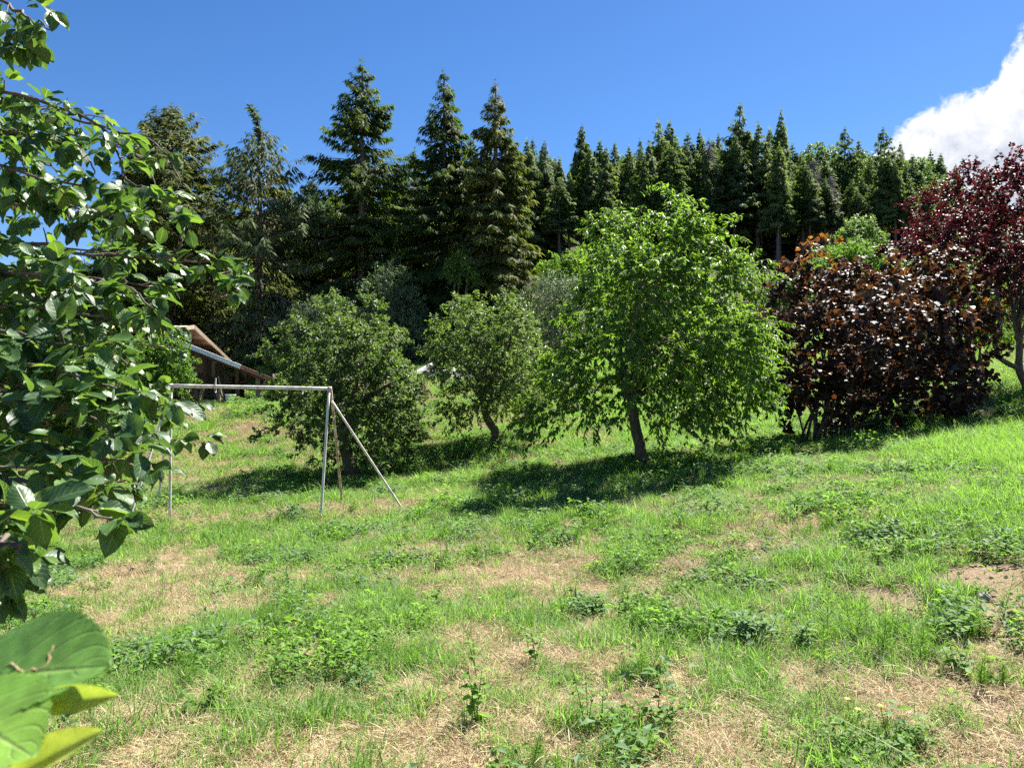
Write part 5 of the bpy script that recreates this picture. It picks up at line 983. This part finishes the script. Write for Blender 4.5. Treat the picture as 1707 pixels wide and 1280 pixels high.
# ------------------------------------------------------------------ single plants of the meadow
def plants():
    r = np.random.default_rng(303)
    ms = {}
    for mt_, w in (('weed', .62), ('weed_blue', .34), ('bright_leaf', .75)):
        for k in range(3):
            q = T_grid(4, 2, w, .10, .18 + .06 * k, seed=k, wav=.02); me = mesh_np('leaf', q[0], None, q[1], np.full(len(q[0]), .35 + .25 * k), None, True); me.materials.append(M[mt_]); ms.setdefault(mt_, []).append(me)
    def plant(px, py, label, h, nst, nlf, lf, mat, spread, name='weed_plant', droop=-.1, cat='plant'):
        b = G(px, py); t = thing(name, label, cat, b); 
        for s in range(nst):
            a = b + (r.normal() * spread * .4, r.normal() * spread * .4, -.01); e = a + (r.normal() * spread, r.normal() * spread, h * r.uniform(.7, 1.1)); p = bez(a, (a + e) / 2 + (0, 0, h * .15), e, 6); g = Geo(); tube(g, p, np.linspace(.003, .0012, 6), 5); so = g.obj('stem', M['weed'] if mat != 'weed_blue' else M['weed_blue'], t)
            for k in range(nlf):
                f = .15 + .85 * (k + r.uniform(.2, .8)) / nlf; i = min(int(f * 5), 4); q = p[i] + (p[i + 1] - p[i]) * (f * 5 - i); a_ = k * 2.4 + r.uniform(-.4, .4); d = nrm(np.array([math.cos(a_), math.sin(a_), r.uniform(-.1, .5) + droop])); X, D, Z = frames(d[None], np.array([[0, 0, 1.0]]) + r.normal(size=(1, 3)) * .25)
                o = bpy.data.objects.new('leaf', ms[mat][int(r.integers(3))]); link(o); o.parent = t; sc = lf * r.uniform(.7, 1.2) * (1.1 - .4 * f); m = Matrix.Identity(4)
                for x in range(3): m[x][0], m[x][1], m[x][2], m[x][3] = X[0, x] * sc, D[0, x] * sc, Z[0, x] * sc, q[x] - b[x]
                o.matrix_local = m
    plant(800, 1215, 'leafy green seedling with oval leaves on the dry strip near the lower edge', .30, 3, 9, .075, 'weed', .05)
    plant(790, 1130, 'slender pale weed standing just behind the oval leaved seedling', .26, 2, 8, .05, 'weed', .04)
    plant(885, 1110, 'upright broad leaved weed left of the tall grass in the middle', .26, 4, 8, .06, 'weed', .05)
    plant(985, 1225, 'tall leafy weed with small leaves at the lower edge', .26, 4, 9, .05, 'weed', .06)
    plant(1085, 1215, 'low bushy weed with rounded bright leaves by the lower edge', .20, 6, 8, .055, 'bright_leaf', .07)
    plant(1250, 1075, 'clump of dark bluish green narrow leaves with silvery shine', .20, 9, 9, .10, 'weed_blue', .09)
    plant(1340, 1085, 'smaller bluish clump beside the silvery dark one', .16, 6, 7, .085, 'weed_blue', .07)
    plant(740, 950, 'round bushy bright green clump on the dry patch in the middle', .26, 16, 12, .045, 'weed', .12)
    plant(955, 1010, 'small clump of bright oval leaves near the middle of the meadow', .16, 6, 6, .055, 'bright_leaf', .06)
    plant(1495, 940, 'dark green weed tuft above the bare soil patch', .26, 9, 9, .06, 'weed', .1)
    plant(340, 1190, 'leafy light green weed between grass in the lower left meadow', .18, 7, 7, .05, 'bright_leaf', .08)
    plant(350, 985, 'small dark weed growing on the bare patch at the left', .13, 6, 6, .05, 'weed_blue', .07)
    plant(180, 985, 'low leafy weed left of the bare patch', .2, 8, 8, .05, 'weed', .09)
    plant(1470, 1270, 'yellowish flowering plant with small round leaves at the lower edge', .16, 12, 10, .035, 'bright_leaf', .12)
    plant(1590, 1120, 'broad pale leaves close to the ground right of the horsetails', .14, 5, 6, .07, 'bright_leaf', .06)
    # horsetails and ferns
    for px, py, h, n, lab in ((1015, 888, .42, 3, 'pale feathery horsetail at the edge of the tree shadow'), (1440, 1080, .34, 9, 'patch of feathery horsetails below the bare soil'), (1530, 1105, .32, 7, 'feathery horsetails right of the larger patch'), (1285, 760, .42, 2, 'feathery stem before the dark shadow of the purple shrub'), (1318, 762, .36, 2, 'second feathery stem before the shadow of the purple shrub'), (1680, 1035, .36, 2, 'thin horsetail on the right side of the bare soil')):
        b = G(px, py); g = horsetail(r, n, h, .03 * n ** .8); g.V = [np.concatenate(g.V) + b]; t = thing('horsetail', lab, 'plant', b); o = g.obj('fronds', M['weed'], t); tag(o, kind='stuff')
    # yellow flowers
    for px, py in ((430, 1010), (790, 1040), (1030, 945), (1095, 975), (1480, 1235), (1420, 1225), (1445, 1250), (1700, 915), (1605, 915)):
        b = G(px, py); t = thing('yellow_flower', 'small yellow flower head on a thin stalk in the meadow grass', 'flower', b, 'yellow flowers in the meadow'); h = r.uniform(.12, .2); e = b + (r.normal() * .02, r.normal() * .02, h)
        g = Geo(); tube(g, [b, e], .0018, 4); g.obj('stalk', M['weed'], t); g = Geo(); a = np.linspace(0, 6.28, 9)[:8]; scatter(g, T_diam(.5), np.tile(e, (8, 1)), np.stack([np.cos(a), np.sin(a), np.full(8, .3)], 1), np.tile([0, 0, 1.0], (8, 1)), .018, r.random(8)); g.obj('petals', M['yellow'], t)
plants()

# ------------------------------------------------------------------ undergrowth bushes along the forest edge
def edge_bushes():
    r = np.random.default_rng(404); kinds = []
    for k in range(3):
        g = Geo(); gt = Geo(); n = 7; C = np.stack([r.normal(size=n) * 1.2, r.normal(size=n) * 1.0, r.uniform(.8, 2.6, n)], 1); R = r.uniform(.7, 1.2, n); leafy(g, None, r, C, R, 420, 15, .7, .24, T_diam(.5), up=.5, droop=.25, grav=.3)
        f = g.mesh('foliage'); f.materials.append(M[('apple_leaf', 'hillside_leaf', 'bright_leaf')[k]])
        for c in C[:5]: tube(gt, bez(np.array([0, 0, -.2]), c * .5 + (0, 0, .5), c, 5), np.linspace(.06, .015, 5), 5)
        m = gt.mesh('stems'); m.materials.append(M['bark']); kinds.append((f, m))
    spots = [(3, 50), (7, 48), (11, 52), (15, 49), (19, 53), (23, 50), (27, 54), (31, 51), (9, 58), (17, 60), (25, 62), (33, 58), (13, 68), (21, 70), (29, 68), (37, 64), (39, 72), (44, 66), (5, 62), (-2, 54), (-6, 50), (-10, 48), (-14, 49), (-18, 47), (-22, 48)]
    for k, (x, y) in enumerate(spots):
        x += r.uniform(-1.2, 1.2); y += r.uniform(-1.5, 1.5); z = float(height(np.array([x]), np.array([y]))[0]); e = thing('edge_bush', 'leafy bush in the undergrowth between the meadow and the spruce trunks', 'bush', (x, y, z), 'undergrowth bushes at the forest edge')
        sc = r.uniform(.8, 1.35); e.scale = (sc, sc, sc * r.uniform(.8, 1.15)); e.rotation_euler = (0, 0, r.uniform(0, 6.28))
        for n, me in zip(('foliage', 'stems'), kinds[int(r.choice(3, p=(.45, .4, .15)))]): o = bpy.data.objects.new(n, me); link(o); o.parent = e
edge_bushes()
